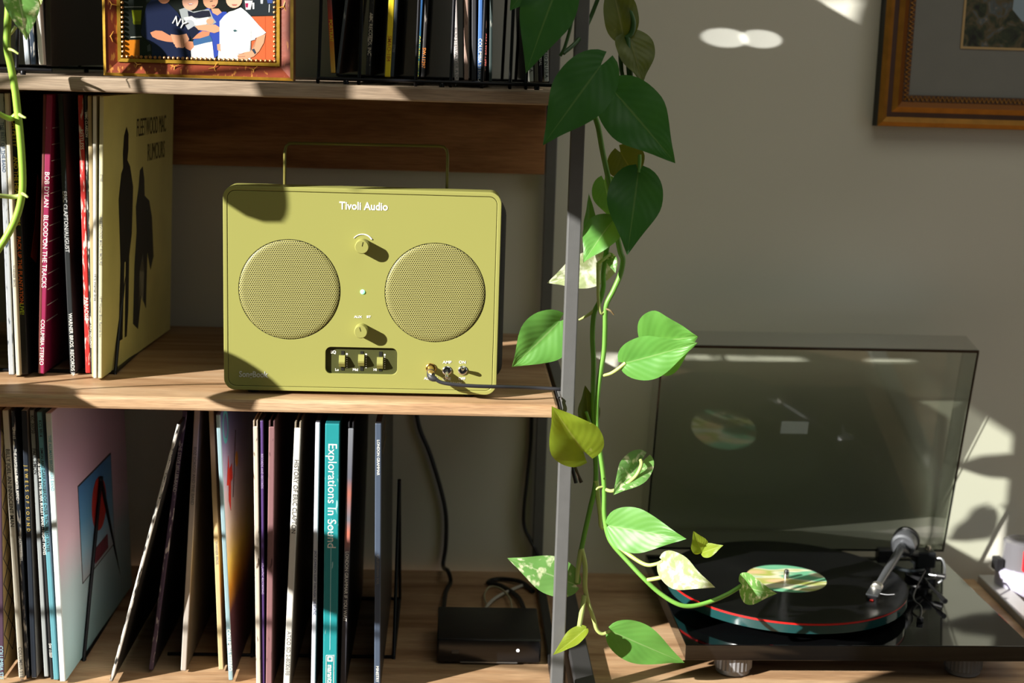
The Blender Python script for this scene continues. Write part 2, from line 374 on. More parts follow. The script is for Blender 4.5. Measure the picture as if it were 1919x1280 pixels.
G = 'record sleeves on the lower shelf'
lp('plum record spine at the far left of the lower shelf', .040, 3, 1270, -4, .006, (74, 52, 70), (150, 128, 86), [('COLUMBIA STEREO', .88, .006, (150, 190, 200))], art=lattice)
lp('ivory record spine lettered BILLY JOEL, AN INNOCENT MAN', None, 41, 1271, 10, .0062, (214, 208, 190), (190, 184, 165), [('BILLY JOEL', .14, .0062, BK), ('AN INNOCENT MAN', .24, .0062, BK), ('COLUMBIA STEREO', .88, .0055, GR)])
lp('navy worn spine lettered THE MARSHALL TUCKER BAND', None, 52.5, 1271, 24, .0036, (38, 46, 58), (30, 34, 40), [('CP 0165', .06, .004, W_), ('THE MARSHALL TUCKER BAND', .14, .0042, W_), ('GREATEST HITS', .46, .0042, W_)], wear=WRN)
lp('black-blue record spine with spaced gilt letters', None, 64.5, 1271, 45, .0055, (22, 32, 44), (190, 190, 186), [('J  E  W  E  L  S   O  F   S  O  U  N  D', .2, .005, (190, 160, 70))])
lp('grey record spine lettered PAUL SIMON', None, 87.5, 1269, 60, .0048, (150, 156, 156), (90, 100, 108), [('KC 30750', .02, .005, BK), ('PAUL SIMON', .14, .0052, BK)])
lp('black record spine lettered BOB SEGER, NIGHT MOVES', None, 98, 1274, 68, .0032, (28, 28, 30), (24, 24, 26), [('BOB SEGER & THE SILVER BULLET BAND - NIGHT MOVES', .17, .0044, W_), ('SW 11557', .86, .004, W_)])
lp('teal record spine lettered BRIDGE OVER TROUBLED WATER', None, 105.5, 1275, 74, .0052, (92, 150, 162), (96, 130, 140), [('KCS 9914', .03, .0046, BK), ('SIMON AND GARFUNKEL', .13, .0042, BK), ('BRIDGE OVER TROUBLED WATER', .28, .0048, BK)])
lp('pink and aqua record sleeve with a small sky picture, by the wire divider', None, 118, 1278, 91, .0062, (205, 214, 212),
   gradient('dawn', [(0, (168, 206, 210)), (.3, (186, 206, 208)), (.48, (232, 196, 208)), (.75, (226, 186, 206)), (1, (206, 186, 202))]), [('THE ALLMAN BROTHERS BAND', .08, .0045, (110, 170, 180))], art=art_sky, yaw=R(-1.5))
lp('worn black record spine leaning far over, lettered KENNY LOGGINS', None, 208.5, 1278, 340, .0034, (34, 33, 32), (28, 27, 26), [('KENNY LOGGINS WITH JIM MESSINA SITTIN IN', .10, .0034, W_)], wear=WRN2, back=(232, 226, 220))
lp('purple and black record spine lettered THE STEVE MILLER BAND, leaning', None, 283, 1257, 348, .0048, (70, 56, 84), (26, 22, 28), [('THE STEVE MILLER BAND', .12, .0052, (190, 190, 190))], wear=((190, 186, 190), .35))
lp('beige record sleeve with a wide bare spine, leaning a little', None, 344, 1258, 370, .0062, (176, 168, 158), (120, 112, 102), [('BOZ SCAGGS AND THE BAND', .14, .005, GR)])
lp('straw yellow thin record spine between the beige sleeve and the sunset sleeve', None, 415, 1256, 396, .0055, (196, 176, 130), (150, 130, 90), [('WARNER BROS.', .5, .004, GR)])
lp('record sleeve printed with a sunset glow and a red mark', None, 433, 1276, 409, .0046, (140, 168, 176),
   gradient('sunset', [(0, (34, 22, 34)), (.25, (70, 34, 40)), (.33, (180, 120, 30)), (.42, (226, 192, 90)), (.55, (214, 196, 186)), (.75, (176, 160, 190)), (.9, (120, 116, 160)), (1, (80, 84, 130))]), [('COLUMBIA STEREO', .80, .0058, W_)], art=art_red)
lp('cream record spine with frayed edges beside the purple one', .012, 485, 1280, 479, .0050, (206, 194, 176), (180, 166, 148), [], wear=((90, 70, 56), .25), gatefold=True, back=(236, 224, 206))
lp('violet thin record spine next to the frayed cream one', .014, 493.5, 1280, 491, .0034, (86, 60, 120), (40, 30, 50), [('RECORDS AND RECORDS', .12, .0034, (170, 150, 190)), ('ATLANTIC RECORDING', .52, .0034, (170, 150, 190))])
lp('mauve brown thick record spine with two open boards at its top', .012, 504, 1280, 510, .0066, (136, 98, 100), (90, 62, 64), [], wear=((80, 50, 54), .2), gatefold=True)
lp('white record spine lettered HISTORY OF ERIC CLAPTON', .010, 537, 1280, 559, .0070, (216, 212, 202), (140, 130, 112), [('HISTORY OF ERIC CLAPTON', .135, .0066, (84, 82, 80)), ('ATCO SD 2-803', .77, .006, GR), ('0698', .9, .006, GR)], gatefold=True)
lp('pale bluish thin record spine just left of the teal box', .012, 587, 1280, 596, .0048, (196, 200, 208), (60, 60, 66), [('JACK JOHNSON SLEEP THROUGH THE STATIC', .47, .0036, (90, 96, 130))])
def teal_art(o, h):
    obj('printed_line', box((-.0006, -.0002, .052), (.0002, .0004, .205)), M((150, 210, 212), .5), o)
    obj('printed_logo', plate('printed_logo', rrect(-.0046, .012, .0046, .046, .0006), [rrect(-.0040, .0126, .0040, .0454, .0004)], -.0002, .0004, M(W_, .5), o).data.copy() and bmesh.new(), M(W_, .5), o) if False else plate('printed_frame', rrect(-.0046, .010, .0046, .046, .0006), [rrect(-.0040, .0106, .0040, .0454, .0004)], -.0003, .0003, M(W_, .5), o)
    plate('printed_emblem', rrect(-.003, .0385, .003, .0445, .0005), [rrect(-.0014, .0398, .0014, .0432, .0003)], -.0003, .0003, M(W_, .5), o)
    text('marantz', .0085, (0, -.0002, .0235), M(W_, .5), o, MROT_SPINE, 'CENTER', bold=.0002, sx=.8)
lp('thick teal boxed record set lettered Explorations In Sound', .006, 618.5, 1280, 623.5, .0155, (26, 138, 142), (16, 104, 110), [('Explorations In Sound', .07, .0135, W_)], wear=((150, 200, 200), .06), art=teal_art)
lp('charcoal record spine with reddish smudges lettered LONDON GRAMMAR', .012, 642.5, 1280, 658.5, .0062, gradient('smudge', [(0, (52, 54, 62)), (.4, (70, 70, 78)), (.52, (96, 96, 104)), (.60, (190, 110, 90)), (.65, (110, 112, 122)), (.74, (170, 104, 90)), (.8, (96, 98, 110)), (1, (120, 124, 130))], noise=.03), (26, 26, 30), [('LONDON GRAMMAR IF YOU WAIT', .47, .0052, W_)], gatefold=True)
lp('navy record sleeve last in the row, its dark cover facing the white box', .012, 707.5, 1280, 709.5, .0066, (70, 82, 100), M((30, 32, 36), .4, var=.3, vs=8), [('LONDON GRAMMAR', .06, .0042, W_), ('CALIFORNIAN SOIL', .48, .004, GR), ('MINISTRY', .9, .0045, W_)], art=cover_text([('LONDON', .03, .292, .017, (110, 104, 90)), ('GRAMMAR', .03, .272, .017, (110, 104, 90))]))

G = 'record sleeves left on the middle shelf'
def mlp(*a, **k): return lp(*a, zb=0, group=G, **k)
mlp('grey-white record spine at the far left of the middle shelf', None, 22, 703, 2, .0060, (170, 174, 178), (40, 44, 48), [('THE BEST OF THE BAND', .1, .005, (60, 80, 110))], wear=((60, 70, 80), .3))
mlp('cream record spine left of the black spine with yellow letters', None, 34.5, 704.5, 12, .0042, (214, 204, 178), (190, 180, 150), [('WARNER BROS.', .6, .0035, GR)])
mlp('black record spine lettered in yellow and orange, TOM PETTY', None, 46.5, 702, 24, .0075, (20, 22, 24), (14, 14, 14), [('TOM PETTY', .08, .0062, YL), ('AND THE HEARTBREAKERS', .22, .0062, YL), ('PACK UP THE PLANTATION', .50, .0060, (230, 110, 40)), ('LIVE!', .74, .0062, (190, 210, 40))], art=flame)
mlp('brown-red thin record spine against the magenta sleeve', None, 74.5, 701, 84, .0032, (104, 44, 36), (70, 30, 26), [])
mlp('magenta record sleeve with white dashes lettered BOB DYLAN', None, 77.5, 701, 93, .0066, (150, 30, 78), (128, 16, 62), [('BOB DYLAN    BLOOD ON THE TRACKS', .27, .0072, W_), ('COLUMBIA STEREO', .80, .006, W_)], wear=((220, 190, 200), .1), art=dashes)
mlp('black record sleeve lettered ERIC CLAPTON/AUGUST', None, 137, 699, 113, .0060, (24, 28, 30), gradient('dusk', [(0, (90, 84, 94)), (.4, (22, 22, 24)), (.7, (96, 66, 72)), (1, (120, 116, 124))]), [('ERIC CLAPTON/AUGUST', .34, .0062, (190, 190, 190)), ('WARNER BROS. RECORDS INC.', .78, .0056, W_)])
mlp('bright red record spine with white worn marks', None, 165.5, 700, 151, .0056, (186, 40, 36), (100, 26, 24), [('RESTLESS', .12, .0055, W_), ('PARADISE', .72, .006, W_)], wear=((228, 200, 190), .42))
mlp('dark worn thin record spine right of the red one', None, 173, 700, 161, .0030, (34, 36, 36), (26, 26, 26), [('ERIC CLAPTON', .06, .004, W_), ('RSO RECORDS', .82, .004, W_)], wear=((210, 206, 196), .4))
mlp('tan thin record sleeve behind the white one', .078, 176, 704, 168, .0040, (178, 158, 116), (150, 130, 90), [])
mlp('white worn record spine touching the cream sleeve', None, 178.5, 709.5, 177.5, .0036, (220, 216, 204), (200, 196, 180), [('1975 Warner Bros.', .62, .004, GR)])
mlp('cream record sleeve with two dark printed shapes, nearest the green radio', None, 187.5, 709.5, 190.5, .0042, (206, 200, 160), (224, 214, 138), [('0798', .27, .004, GR), ('FLEETWOOD MAC RUMOURS', .42, .004, GR), ('1977 Warner Bros. Records Inc.', .7, .0036, GR)], art=art_figures, yaw=R(-3.2))

G = 'record sleeves on the top shelf'
def ulp(lab, Y, xb, yb, xt0, th, spine, cover, texts=(), **k):
    # xt0 is the spine's x at the photo's upper border; extend to full height
    xt = xb+(xt0-xb)*545/max(yb, 1)
    lift = at(xb, yb, Y).z-S
    return lp(lab, Y, xb, yb, xt, th, spine, cover, texts, zb=S, lift=max(lift, .002), group=G, **k)
ulp('bluish white record spine left of the picture frame, beside the wire', .05, 52, 122, 42, .0050, (190, 200, 210), (60, 70, 80), [])
ulp('navy record spine among the white ones left of the picture frame', .05, 63, 122, 55, .0050, (36, 52, 70), (30, 36, 40), [], wear=WRN)
ulp('white record spine touching the brown-black sleeve', .05, 78, 122, 69, .0050, (226, 224, 216), (190, 188, 180), [])
ulp('brown-black record sleeve standing behind the white spines', .06, 92, 124, 90, .0060, (40, 34, 28), (36, 30, 25), [])
ulp('multicoloured record spine lettered PORTRAIT right of the picture frame', .05, 625, 138, 617, .0048, gradient('multi', [(0, (214, 170, 70)), (.08, (200, 130, 40)), (.16, (190, 60, 30)), (.28, (40, 60, 60)), (.36, (170, 50, 40)), (.5, (150, 40, 36)), (1, (60, 60, 60))], noise=.01), (30, 26, 24), [('PORTRAIT', .82, .005, YL)])
ulp('dark grey thin record leaning right of the multicoloured spine', .05, 633, 139, 651, .0030, (66, 70, 74), (60, 40, 26), [], wear=((150, 150, 146), .3))
ulp('black worn record spine lettered ABC RECORDS', .05, 690, 142, 698, .0050, (24, 23, 22), (16, 16, 16), [('ABC RECORDS, INC', .79, .005, (190, 180, 160))], wear=((180, 170, 150), .35))
ulp('bright yellow record spine', .05, 726.5, 145, 734.7, .0060, (226, 200, 34), (150, 130, 30), [('SMAO-184', .86, .006, (190, 120, 30))])
ulp('slate record spine leaning on the yellow one', .05, 735, 145, 744, .0034, (50, 58, 64), (20, 22, 24), [('0798', .89, .004, GR)])
ulp('blue and turquoise record spine lettered COLUMBIA STEREO', .05, 781, 145, 789.5, .0046, gradient('bluet', [(0, (60, 150, 160)), (.12, (50, 140, 160)), (.16, (46, 100, 150)), (.4, (50, 90, 150)), (1, (60, 100, 150))], noise=.01), (24, 30, 40), [('COLUMBIA STEREO', .86, .005, YL)])
ulp('blackish thin record spine with an orange number', .05, 792.5, 145, 800.5, .0034, (44, 42, 42), (16, 16, 16), [('SW-11297', .90, .005, (220, 130, 50))], wear=((150, 140, 130), .3))
ulp('pinkish white record spine left of the dusty rose one', .05, 856.5, 152, 852.5, .0044, (206, 194, 190), (60, 50, 48), [('ROD STEWART', .82, .005, GR), ('NEVER A DULL', .91, .005, GR)])
ulp('dusty rose record spine', .05, 874.5, 151, 874, .0046, (164, 136, 122), (60, 46, 40), [], wear=((110, 84, 74), .3))
ulp('dark grey record spine just left of the blue one', .05, 888.5, 152, 889, .0048, (50, 50, 54), (24, 24, 26), [])
ulp('bright blue record spine lettered COLUMBIA STEREO', .05, 899, 150, 901.5, .0042, (70, 114, 180), (40, 60, 96), [('COLUMBIA STEREO', .86, .0052, W_)])
ulp('black record spine flecked with red and cream', .05, 907.5, 151, 910.5, .0034, (40, 34, 32), (24, 20, 20), [('GREATEST HITS', .84, .005, (190, 90, 80))], wear=((200, 150, 130), .4))
ulp('dark green thin record spine, last before the gap', .05, 919.5, 154, 921.5, .0030, (50, 64, 62), (20, 24, 24), [], wear=((150, 150, 140), .3))
ulp('white record spine under the tip of the hanging leaf', .05, 996.5, 154, 992, .0044, (214, 214, 206), (120, 120, 110), [('BROS.', .74, .005, BK), ('U.S.A.', .93, .005, BK)])
ulp('olive grey record spine right of the white one', .05, 1006, 154, 1003, .0040, (110, 104, 90), (60, 56, 50), [])
ulp('dark purple record spine with small white letters', .05, 1014, 154, 1011, .0034, (48, 36, 48), (30, 24, 30), [('UNIVERSAL', .88, .004, W_)])
ulp('white record sleeve nearest the front post lettered PRINTED IN U.S.A.', .05, 1024.5, 154, 1022, .0046, (226, 226, 222), (150, 146, 136), [('PRINTED IN U.S.A.', .86, .005, BK)])

# unseen boxes added at the far left to keep sun off the wall behind
for lab, z in (('unseen grey felt box added to block sun at the left of the lower shelf', Zt), ('unseen grey felt box added to block sun at the left of the middle shelf', 0), ('unseen grey felt box added to block sun at the left of the top shelf', S)):
    t = thing('sun_block_box', lab, 'sun-blocking box', (-.88, .2, z), 'added sun-blocking boxes')
    felt = M((62, 62, 64), .95, var=.1, vs=60)
    obj('side', box((-.12, -.17, .001), (-.115, .17, .29), .001), felt, t); obj('side', box((.115, -.17, .001), (.12, .17, .29), .001), felt, t)
    obj('side', box((-.1145, -.17, .001), (.1145, -.165, .29), .001), felt, t); obj('side', box((-.1145, .165, .001), (.1145, .17, .29), .001), felt, t)
    obj('lid', box((-.122, -.172, .2905), (.122, .172, .304), .003), felt, t); obj('base', box((-.1145, -.1645, .001), (.1145, .1645, .005)), felt, t)
# wire record racks
WIRE = M((22, 22, 26), .35, .6)
def rack(label, dividers, x0, x1, z, yf, yb, hgt, apex=True):
    t = thing('record_rack', label, 'record rack', ((x0+x1)/2, (yf+yb)/2, z), 'wire record racks')
    wr = .0021
    for y in (yf, yb): child(obj('rail', tube([(x0, y, z+wr), (x1, y, z+wr)], wr, 8), WIRE, None, True), t)
    for x in dividers:
        ym = (yf+yb)/2
        child(obj('divider', tube(smooth_pts([(x, yf, z+.001), (x, yf+.002, z+.006), (x, ym-.006, z+hgt-.004), (x, ym, z+hgt), (x, ym+.006, z+hgt-.004), (x, yb-.002, z+.006), (x, yb, z+.001)], 4), wr, 8), WIRE, None, True), t)
        child(obj('base_bar', tube([(x, yf, z+wr), (x, yb, z+wr)], wr, 8), WIRE, None, True), t)
    return t
rack('black wire record rack on the middle shelf left of the green radio', (-.505, -.62), -.64, -.503, 0, .114, .316, .185)
rack('black wire record rack under the records left on the lower shelf', (-.5445, -.66), -.68, -.542, Zt, .097, .304, .185)
rack('black wire record rack under the upright records on the lower shelf', (-.181, -.27, -.35, -.43), -.45, -.179, Zt, .115, .31, .185)
def rack2(label, xs, x0, x1):
    t = thing('record_rack', label, 'record rack', ((x0+x1)/2, .15, S), 'wire record racks')
    wr = .0019
    for y in (.03, .30): child(obj('rail', tube([(x0, y, S+.0055), (x1, y, S+.0055)], wr, 8), WIRE, None, True), t)
    for x in xs:
        child(obj('divider', tube(smooth_pts([(x, .03, S+.005), (x+.001, .035, S+.02), (x+.004, .06, S+.20), (x+.004, .08, S+.215), (x+.004, .25, S+.215), (x+.004, .27, S+.20), (x, .30, S+.005)], 4), wr, 8), WIRE, None, True), t)
    for x in (x0+.03, (x0+x1)/2, x1-.03):
        for y in (.03, .30): child(obj('foot', lathe([(.0028, 0), (.003, .003), (.0022, .0045)], 12, (x, y, S)), WIRE, None, True), t)
    return t
rack2('black wire record rack on the top shelf right of the picture frame', (-.268, -.225, -.165, -.128, -.095, -.065, -.048), -.268, -.006)
rack2('black wire record rack on the top shelf left of the picture frame', (-.583,), -.70, -.545)

# ================================================================== RADIO
YR = .027
def rx(px, py): p = at(px, py, YR); return p.x, p.z
RX0, RZ0 = -.3655, .0045; RX1, RZ1 = -.0700, .2268
rd = thing('radio', 'olive green portable radio with two round speaker grilles on the middle shelf', 'radio', ((RX0+RX1)/2, YR, 0))
OLV = (149, 148, 81)
olive = M(OLV, .42, spec=.35, bump=.03, bs=1500); olive_d = M((66, 68, 30), .5)
black_r = M((13, 13, 13), .6, bump=.15, bs=1200)
def rc(o): return child(o, rd)
# corners of the front in the photo
c0 = rx(418.5, 348); c1 = rx(941, 361); c2 = rx(931, 740); c3 = rx(419.5, 733)
X0 = (c0[0]+c3[0])/2; X1 = (c1[0]+c2[0])/2; Z0 = .0042; Z1 = (c0[1]+c1[1])/2
rc(plate('rim', rrect(X0, Z0, X1, Z1, .0125, 8), [rrect(X0+.0046, Z0+.0046, X1-.0046, Z1-.0046, .0085, 8)], YR, YR+.03, olive, None, .0008))
rc(obj('shell', box((X0+.0005, YR+.006, Z0+.0005), (X1-.0005, YR+.050, Z1-.0005), .010, 4), olive, None, True))
rc(obj('rear_housing', box((X0-.0035, YR+.045, Z0+.006), (X1+.0075, YR+.118, Z1-.014), .016, 5), black_r, None, True))
SP = [(rx(543, 543), .0548), (rx(816, 549), .0546)]
eq0 = rx(610.5, 650); eq1 = rx(744.5, 703)
holes = [circ(s[0], s[1], r, 64) for s, r in SP]+[rrect(eq0[0], eq1[1], eq1[0], eq0[1], .0062, 6)]
rc(plate('front_panel', rrect(X0+.0051, Z0+.0051, X1-.0051, Z1-.0051, .0080, 8), holes, YR+.0002, YR+.0052, olive, None, .0003))
# speaker grilles: perforated sheet
gm = bpy.data.materials.new('perforated_olive'); gm.use_nodes = True; nt = gm.node_tree; N = nt.nodes; p = N['Principled BSDF']
p.inputs['Roughness'].default_value = .45
tc = N.new('ShaderNodeTexCoord'); sx = N.new('ShaderNodeSeparateXYZ'); nt.links.new(tc.outputs['Object'], sx.inputs[0])
def mnode(op, a, b=None):
    n = N.new('ShaderNodeMath'); n.operation = op
    for i, v in enumerate((a, b)):
        if v is None: continue
        if isinstance(v, (int, float)): n.inputs[i].default_value = v
        else: nt.links.new(v, n.inputs[i])
    return n.outputs[0]
PIT = .00235
def hexd(ox, oz):
    u = mnode('SUBTRACT', mnode('FRACT', mnode('ADD', mnode('DIVIDE', sx.outputs[0], PIT), ox+100)), .5)
    v = mnode('MULTIPLY', mnode('SUBTRACT', mnode('FRACT', mnode('ADD', mnode('DIVIDE', sx.outputs[2], PIT*1.732), oz+100)), .5), 1.732)
    return mnode('ADD', mnode('MULTIPLY', u, u), mnode('MULTIPLY', v, v))
d = mnode('MINIMUM', hexd(0, 0), hexd(.5, .5))
mr = N.new('ShaderNodeMapRange'); mr.inputs[1].default_value = .075; mr.inputs[2].default_value = .115; nt.links.new(d, mr.inputs[0])
mx = N.new('ShaderNodeMix'); mx.data_type = 'RGBA'; mx.inputs[6].default_value = col4((26, 25, 12)); mx.inputs[7].default_value = col4((158, 153, 88))
nt.links.new(mr.outputs[0], mx.inputs[0]); nt.links.new(mx.outputs[2], p.inputs['Base Color'])
bp = N.new('ShaderNodeBump'); bp.inputs['Strength'].default_value = .4; bp.inputs['Distance'].default_value = .0006; nt.links.new(mr.outputs[0], bp.inputs['Height']); nt.links.new(bp.outputs[0], p.inputs['Normal'])
for s, r in SP:
    g = obj('speaker_grille', lathe([(r-.0007, -.0025), (r-.0007, .0003), (r-.0016, .0010), (r-.006, .0013), (r*.5, .0015), (.001, .0016)], 72, (s[0], YR, s[1]), 'y'), gm, None, True); rc(g)
    rc(obj('speaker_ring', lathe([(r+.0002, -.004), (r-.0004, -.004), (r-.0004, -.0005), (r+.0002, -.0005)], 64, (s[0], YR, s[1]), 'y', False), M((40, 40, 18), .6), None, True))
def knob(px, py, r, ln, lab_ang):
    x, z = rx(px, py)
    k = rc(obj('knob', lathe([(r*1.02, -.001), (r*1.02, .001), (r, .0015), (r, ln-.0008), (r-.0007, ln), (.0003, ln)], 36, (x, YR, z), 'y'), olive, None, True))
    a = R(lab_ang); dx, dz = math.sin(a), math.cos(a)
    q = obj('indicator', tube([(x+dx*r*.1, YR-ln-.0001, z+dz*r*.1), (x+dx*r*.72, YR-ln-.0001, z+dz*r*.72)], .00035, 6), M((60, 58, 20), .5)); q.parent = k
    return k
knob(680, 460, .0075, .0135, 12); knob(678, 618, .0072, .0135, -15)
x, z = rx(680, 460)
rc(obj('volume_arc', tube([(x+.0119*math.sin(R(a)), YR-.0001, z+.0002+.0119*math.cos(R(a))) for a in range(-52, 62, 6)], [.0004+.0005*(i/18) for i in range(19)], 6), WHITE))
def rt(s, px, py, size, bold=.0, mat=None, align='CENTER', sx=1.0, tilt=0):
    x, z = rx(px, py); return rc(text(s, size, (x, YR-.0001, z), mat or M((242, 240, 226), .5), None, MROT_FRONT, align, bold, sx))
rt('Tivoli Audio', 682, 387, .0116, .00026, sx=.90)
rt('SongBook', 475, 702, .0092, .0002, M((196, 200, 190), .5), sx=.82)
rt('AUX', 671.5, 594, .0036, .0001, sx=1.1); rt('BT', 691.5, 594, .0036, .0001, sx=1.1)
rt('AMP', 838.5, 679, .0044, .0001, sx=1.1); rt('LINE', 838, 710, .0044, .0001, sx=1.0)
rt('ON', 867, 679, .0044, .0001, sx=1.1); rt('OFF', 866, 710, .0044, .0001, sx=1.0)
rt('AUX IN', 808, 709.5, .0044, .0001, sx=1.0); rt('DC IN 12V', 852, 718, .0034, .00008, sx=1.0)
x, z = rx(680, 547)
rc(obj('status_lamp', lathe([(.0026, -.001), (.0026, .0004), (.0018, .0011), (.0004, .0013)], 20, (x, YR, z), 'y'), emit((150, 255, 190), 1.3), None, True))
# equalizer well
rc(obj('equalizer_well', box((eq0[0]-.001, YR+.0042, eq1[1]-.001), (eq1[0]+.001, YR+.0060, eq0[1]+.001)), olive_d))
def ex(px, py): p = at(px, py, YR+.004); return p.x, p.z
for sxp, cy_, txt, tx in ((642.5, 676, 'Lo', 632), (678.5, 674.5, 'Mid', 666.5), (713.5, 679.5, 'Hi', 703.5)):
    a = ex(sxp-2.6, 657.5+(sxp-642)*.02); b = ex(sxp+2.6, 694+(sxp-642)*.02)
    rc(obj('slider_slot', box((a[0], YR+.0036, b[1]), (b[0], YR+.0044, a[1])), M((18, 18, 10), .6)))
    m = ex(sxp-.8, cy_)
    bm = bmesh.new()
    P = [(-.0064, .0000), (-.0064, -.0022), (-.0020, -.0060), (.0000, -.0064), (.0064, -.0030), (.0064, .0000)]
    for xs in (-.0033, .0033): pass
    va = [bm.verts.new((m[0]-.0033, YR+.0038+y, m[1]+zz)) for zz, y in P]; vb = [bm.verts.new((m[0]+.0033, YR+.0038+y, m[1]+zz)) for zz, y in P]
    bm.faces.new(va); bm.faces.new(vb)
    for i in range(len(P)): j = (i+1) % len(P); bm.faces.new((va[i], va[j], vb[j], vb[i]))
    rc(obj('slider_cap', bm, olive))
    bm = bmesh.new()
    for k in range(7):
        q = ex(sxp+8, 663.5+k*4.15+(sxp-642)*.02); add_lathe(bm, [(.0006 if k else .0011, 0), (.0006 if k else .0011, .0003)], 8, (q[0], YR+.0043, q[1]), 'y')
    rc(obj('scale_dots', bm, WHITE))['kind'] = 'stuff'
    q = ex(tx, 693); rc(text(txt, .0040, (q[0], YR+.0040, q[1]), WHITE, None, MROT_FRONT, 'CENTER', .0001))
q = ex(625, 660); rc(text('EQ', .0046, (q[0], YR+.0040, q[1]), WHITE, None, MROT_FRONT, 'CENTER', .00015))
# sockets and toggle switches
for px, py, dz in ((838, 694.5, -1), (867.5, 694, 1)):
    x, z = rx(px, py)
    sw = rc(obj('toggle_switch', lathe([(.0052, -.001), (.0052, .0008), (.0044, .0016), (.0036, .0018), (.0034, .0008), (.0006, .0008)], 28, (x, YR, z), 'y'), CHROME, None, True))
    dv = Vector((0, -1, dz*.45)).normalized(); o0 = Vector((x, YR-.0008, z))
    lv = obj('lever', add_lathe(bmesh.new(), [(.0013, 0), (.0016, .004), (.0021, .0095), (.0021, .0112), (.0014, .0124), (.0003, .0127)], 20, o0, frame_axes(dv)), CHROME, None, True)
    lv.parent = sw
x, z = rx(808, 690)
rc(obj('jack_socket', lathe([(.0056, -.001), (.0056, .001), (.0046, .0018), (.0034, .0018)], 28, (x, YR, z), 'y'), M((190, 150, 80), .25, 1), None, True))
for fx in (X0+.03, X1-.03):
    for fy in (YR+.015, YR+.095): rc(obj('foot', lathe([(.006, 0), (.0065, .0015), (.006, .0062)], 16, (fx, fy, 0)), black_r, None, True))
# carrying handle: thin bent wire
yh = YR+.055
h0 = at(534, 349, yh); h1 = at(540, 268, yh); h2 = at(831, 274, yh); h3 = at(838, 356, yh)
hp = [Vector((h0.x, yh, Z1-.012)), Vector((h0.x, yh, h1.z-.010)), Vector((h0.x+.0012, yh, h1.z-.004)), Vector((h0.x+.0045, yh, h1.z-.0006)), Vector((h0.x+.010, yh, h1.z)),
      Vector((h3.x-.010, yh, h2.z)), Vector((h3.x-.0045, yh, h2.z-.0006)), Vector((h3.x-.0012, yh, h2.z-.004)), Vector((h3.x, yh, h2.z-.010)), Vector((h3.x, yh, Z1-.012))]
rc(obj('carrying_handle', tube(hp, .0017, 10), M((120, 112, 52), .35, .3), None, True))

# audio cable plugged into the radio
x, z = rx(808, 690)
cb = thing('audio_cable', 'black audio cable plugged into the green radio and trailing right', 'cable', (x, YR, z))
plug_end = at(812, 703, YR-.018)
child(obj('plug', tube(smooth_pts([(x, YR-.001, z), (x, YR-.010, z-.0004), (x+.0005, YR-.016, z-.003), plug_end], 4), [.0036]*5+[.0042]*5+[.0040]*3, 14), M((190, 160, 90), .3, .8), None, True), cb)
child(obj('strain_relief', tube(smooth_pts([(x+.0002, YR-.0125, z-.0012), (x+.001, YR-.0185, z-.006), at(818, 711, YR-.021)], 4), [.0045]*4+[.0042, .0038, .0034, .0030, .0026], 14), M((44, 44, 46), .5), None, True), cb)
cp = [at(814, 708, YR-.021), at(826, 716, YR-.022), at(850, 720.5, YR-.024), at(890, 723.5, YR-.025), at(940, 725, YR-.020), at(1000, 727, YR-.006), at(1050, 729.5, .020), at(1066, 732, .030), at(1074, 745, .034), at(1072, 800, .030), at(1071, 860, .022), at(1080, 905, .02)]
child(obj('lead', tube(smooth_pts(cp, 8), .0021, 10), M((40, 40, 44), .42), None, True), cb)
c2_ = thing('power_cord', 'thin black cord between the shelf end and the front post', 'cord', at(1042, 735, .01))
child(obj('lead', tube(smooth_pts([at(1041, 728, .03), at(1045, 742, -.001), at(1049, 752, -.003), at(1052.5, 772, -.001), at(1053, 800, .018)], 6), .0012, 8), M((22, 22, 24), .5), None, True), c2_)

# ================================================================== CABLES AND BOX ON THE LOWER SHELF
def cable(label, pts, r, c, k=8):
    P = smooth_pts(pts, k); o = thing('cable', label, 'cable', P[0])
    child(obj('lead', tube(P, r, 8), M(c, .5), None, True), o); return o
cable('black cable hanging behind the bookcase above the small black box', [at(776, 740, .436), at(786, 800, .434), at(806, 850, .433), at(826, 915, .433), at(836, 965, .433), at(836, 1020, .432), at(831, 1060, .425), atz(840, 1070, Zt+.02), atz(845, 1090, Zt+.003), atz(836, 1110, Zt+.003), atz(832, 1141, Zt+.012)], .0030, (20, 20, 20))
cable('black cable running down the rear post', [at(997, 760, .428), at(995, 830, .426), at(988, 900, .424), at(982, 960, .424), at(984, 990, .424), at(996, 1015, .42), at(1006, 1035, .41), atz(1018, 1075, Zt+.016)], .0026, (20, 20, 20))
cable('white cable looped behind the small black box', [atz(985, 1095, Zt+.004), atz(960, 1105, Zt+.004), atz(930, 1120, Zt+.006), atz(912, 1138, Zt+.010), atz(916, 1150, Zt+.012)], .0022, (190, 186, 176))
cable('beige thin cable curling behind the small black box', [atz(918, 1145, Zt+.012), atz(908, 1118, Zt+.004), atz(918, 1100, Zt+.004), atz(940, 1104, Zt+.006), atz(956, 1122, Zt+.008), atz(960, 1146, Zt+.014)], .0014, (170, 160, 130))
cable('black thick cable coiled behind the small black box', [atz(985, 1150, Zt+.012), atz(972, 1120, Zt+.006), atz(940, 1098, Zt+.004), atz(915, 1092, Zt+.004), atz(935, 1085, Zt+.004), atz(975, 1090, Zt+.006), atz(1000, 1108, Zt+.004)], .0032, (16, 16, 16))
dv0 = atz(819, 1241, Zt+.003); dv1 = atz(1013, 1240, Zt+.003)
dvx = (dv0.x+dv1.x)/2
dev = thing('network_box', 'small black box with one white light on the lower shelf', 'media box', (dvx, dv0.y, Zt))
hw = (dv1.x-dv0.x)/2
ZT = .033
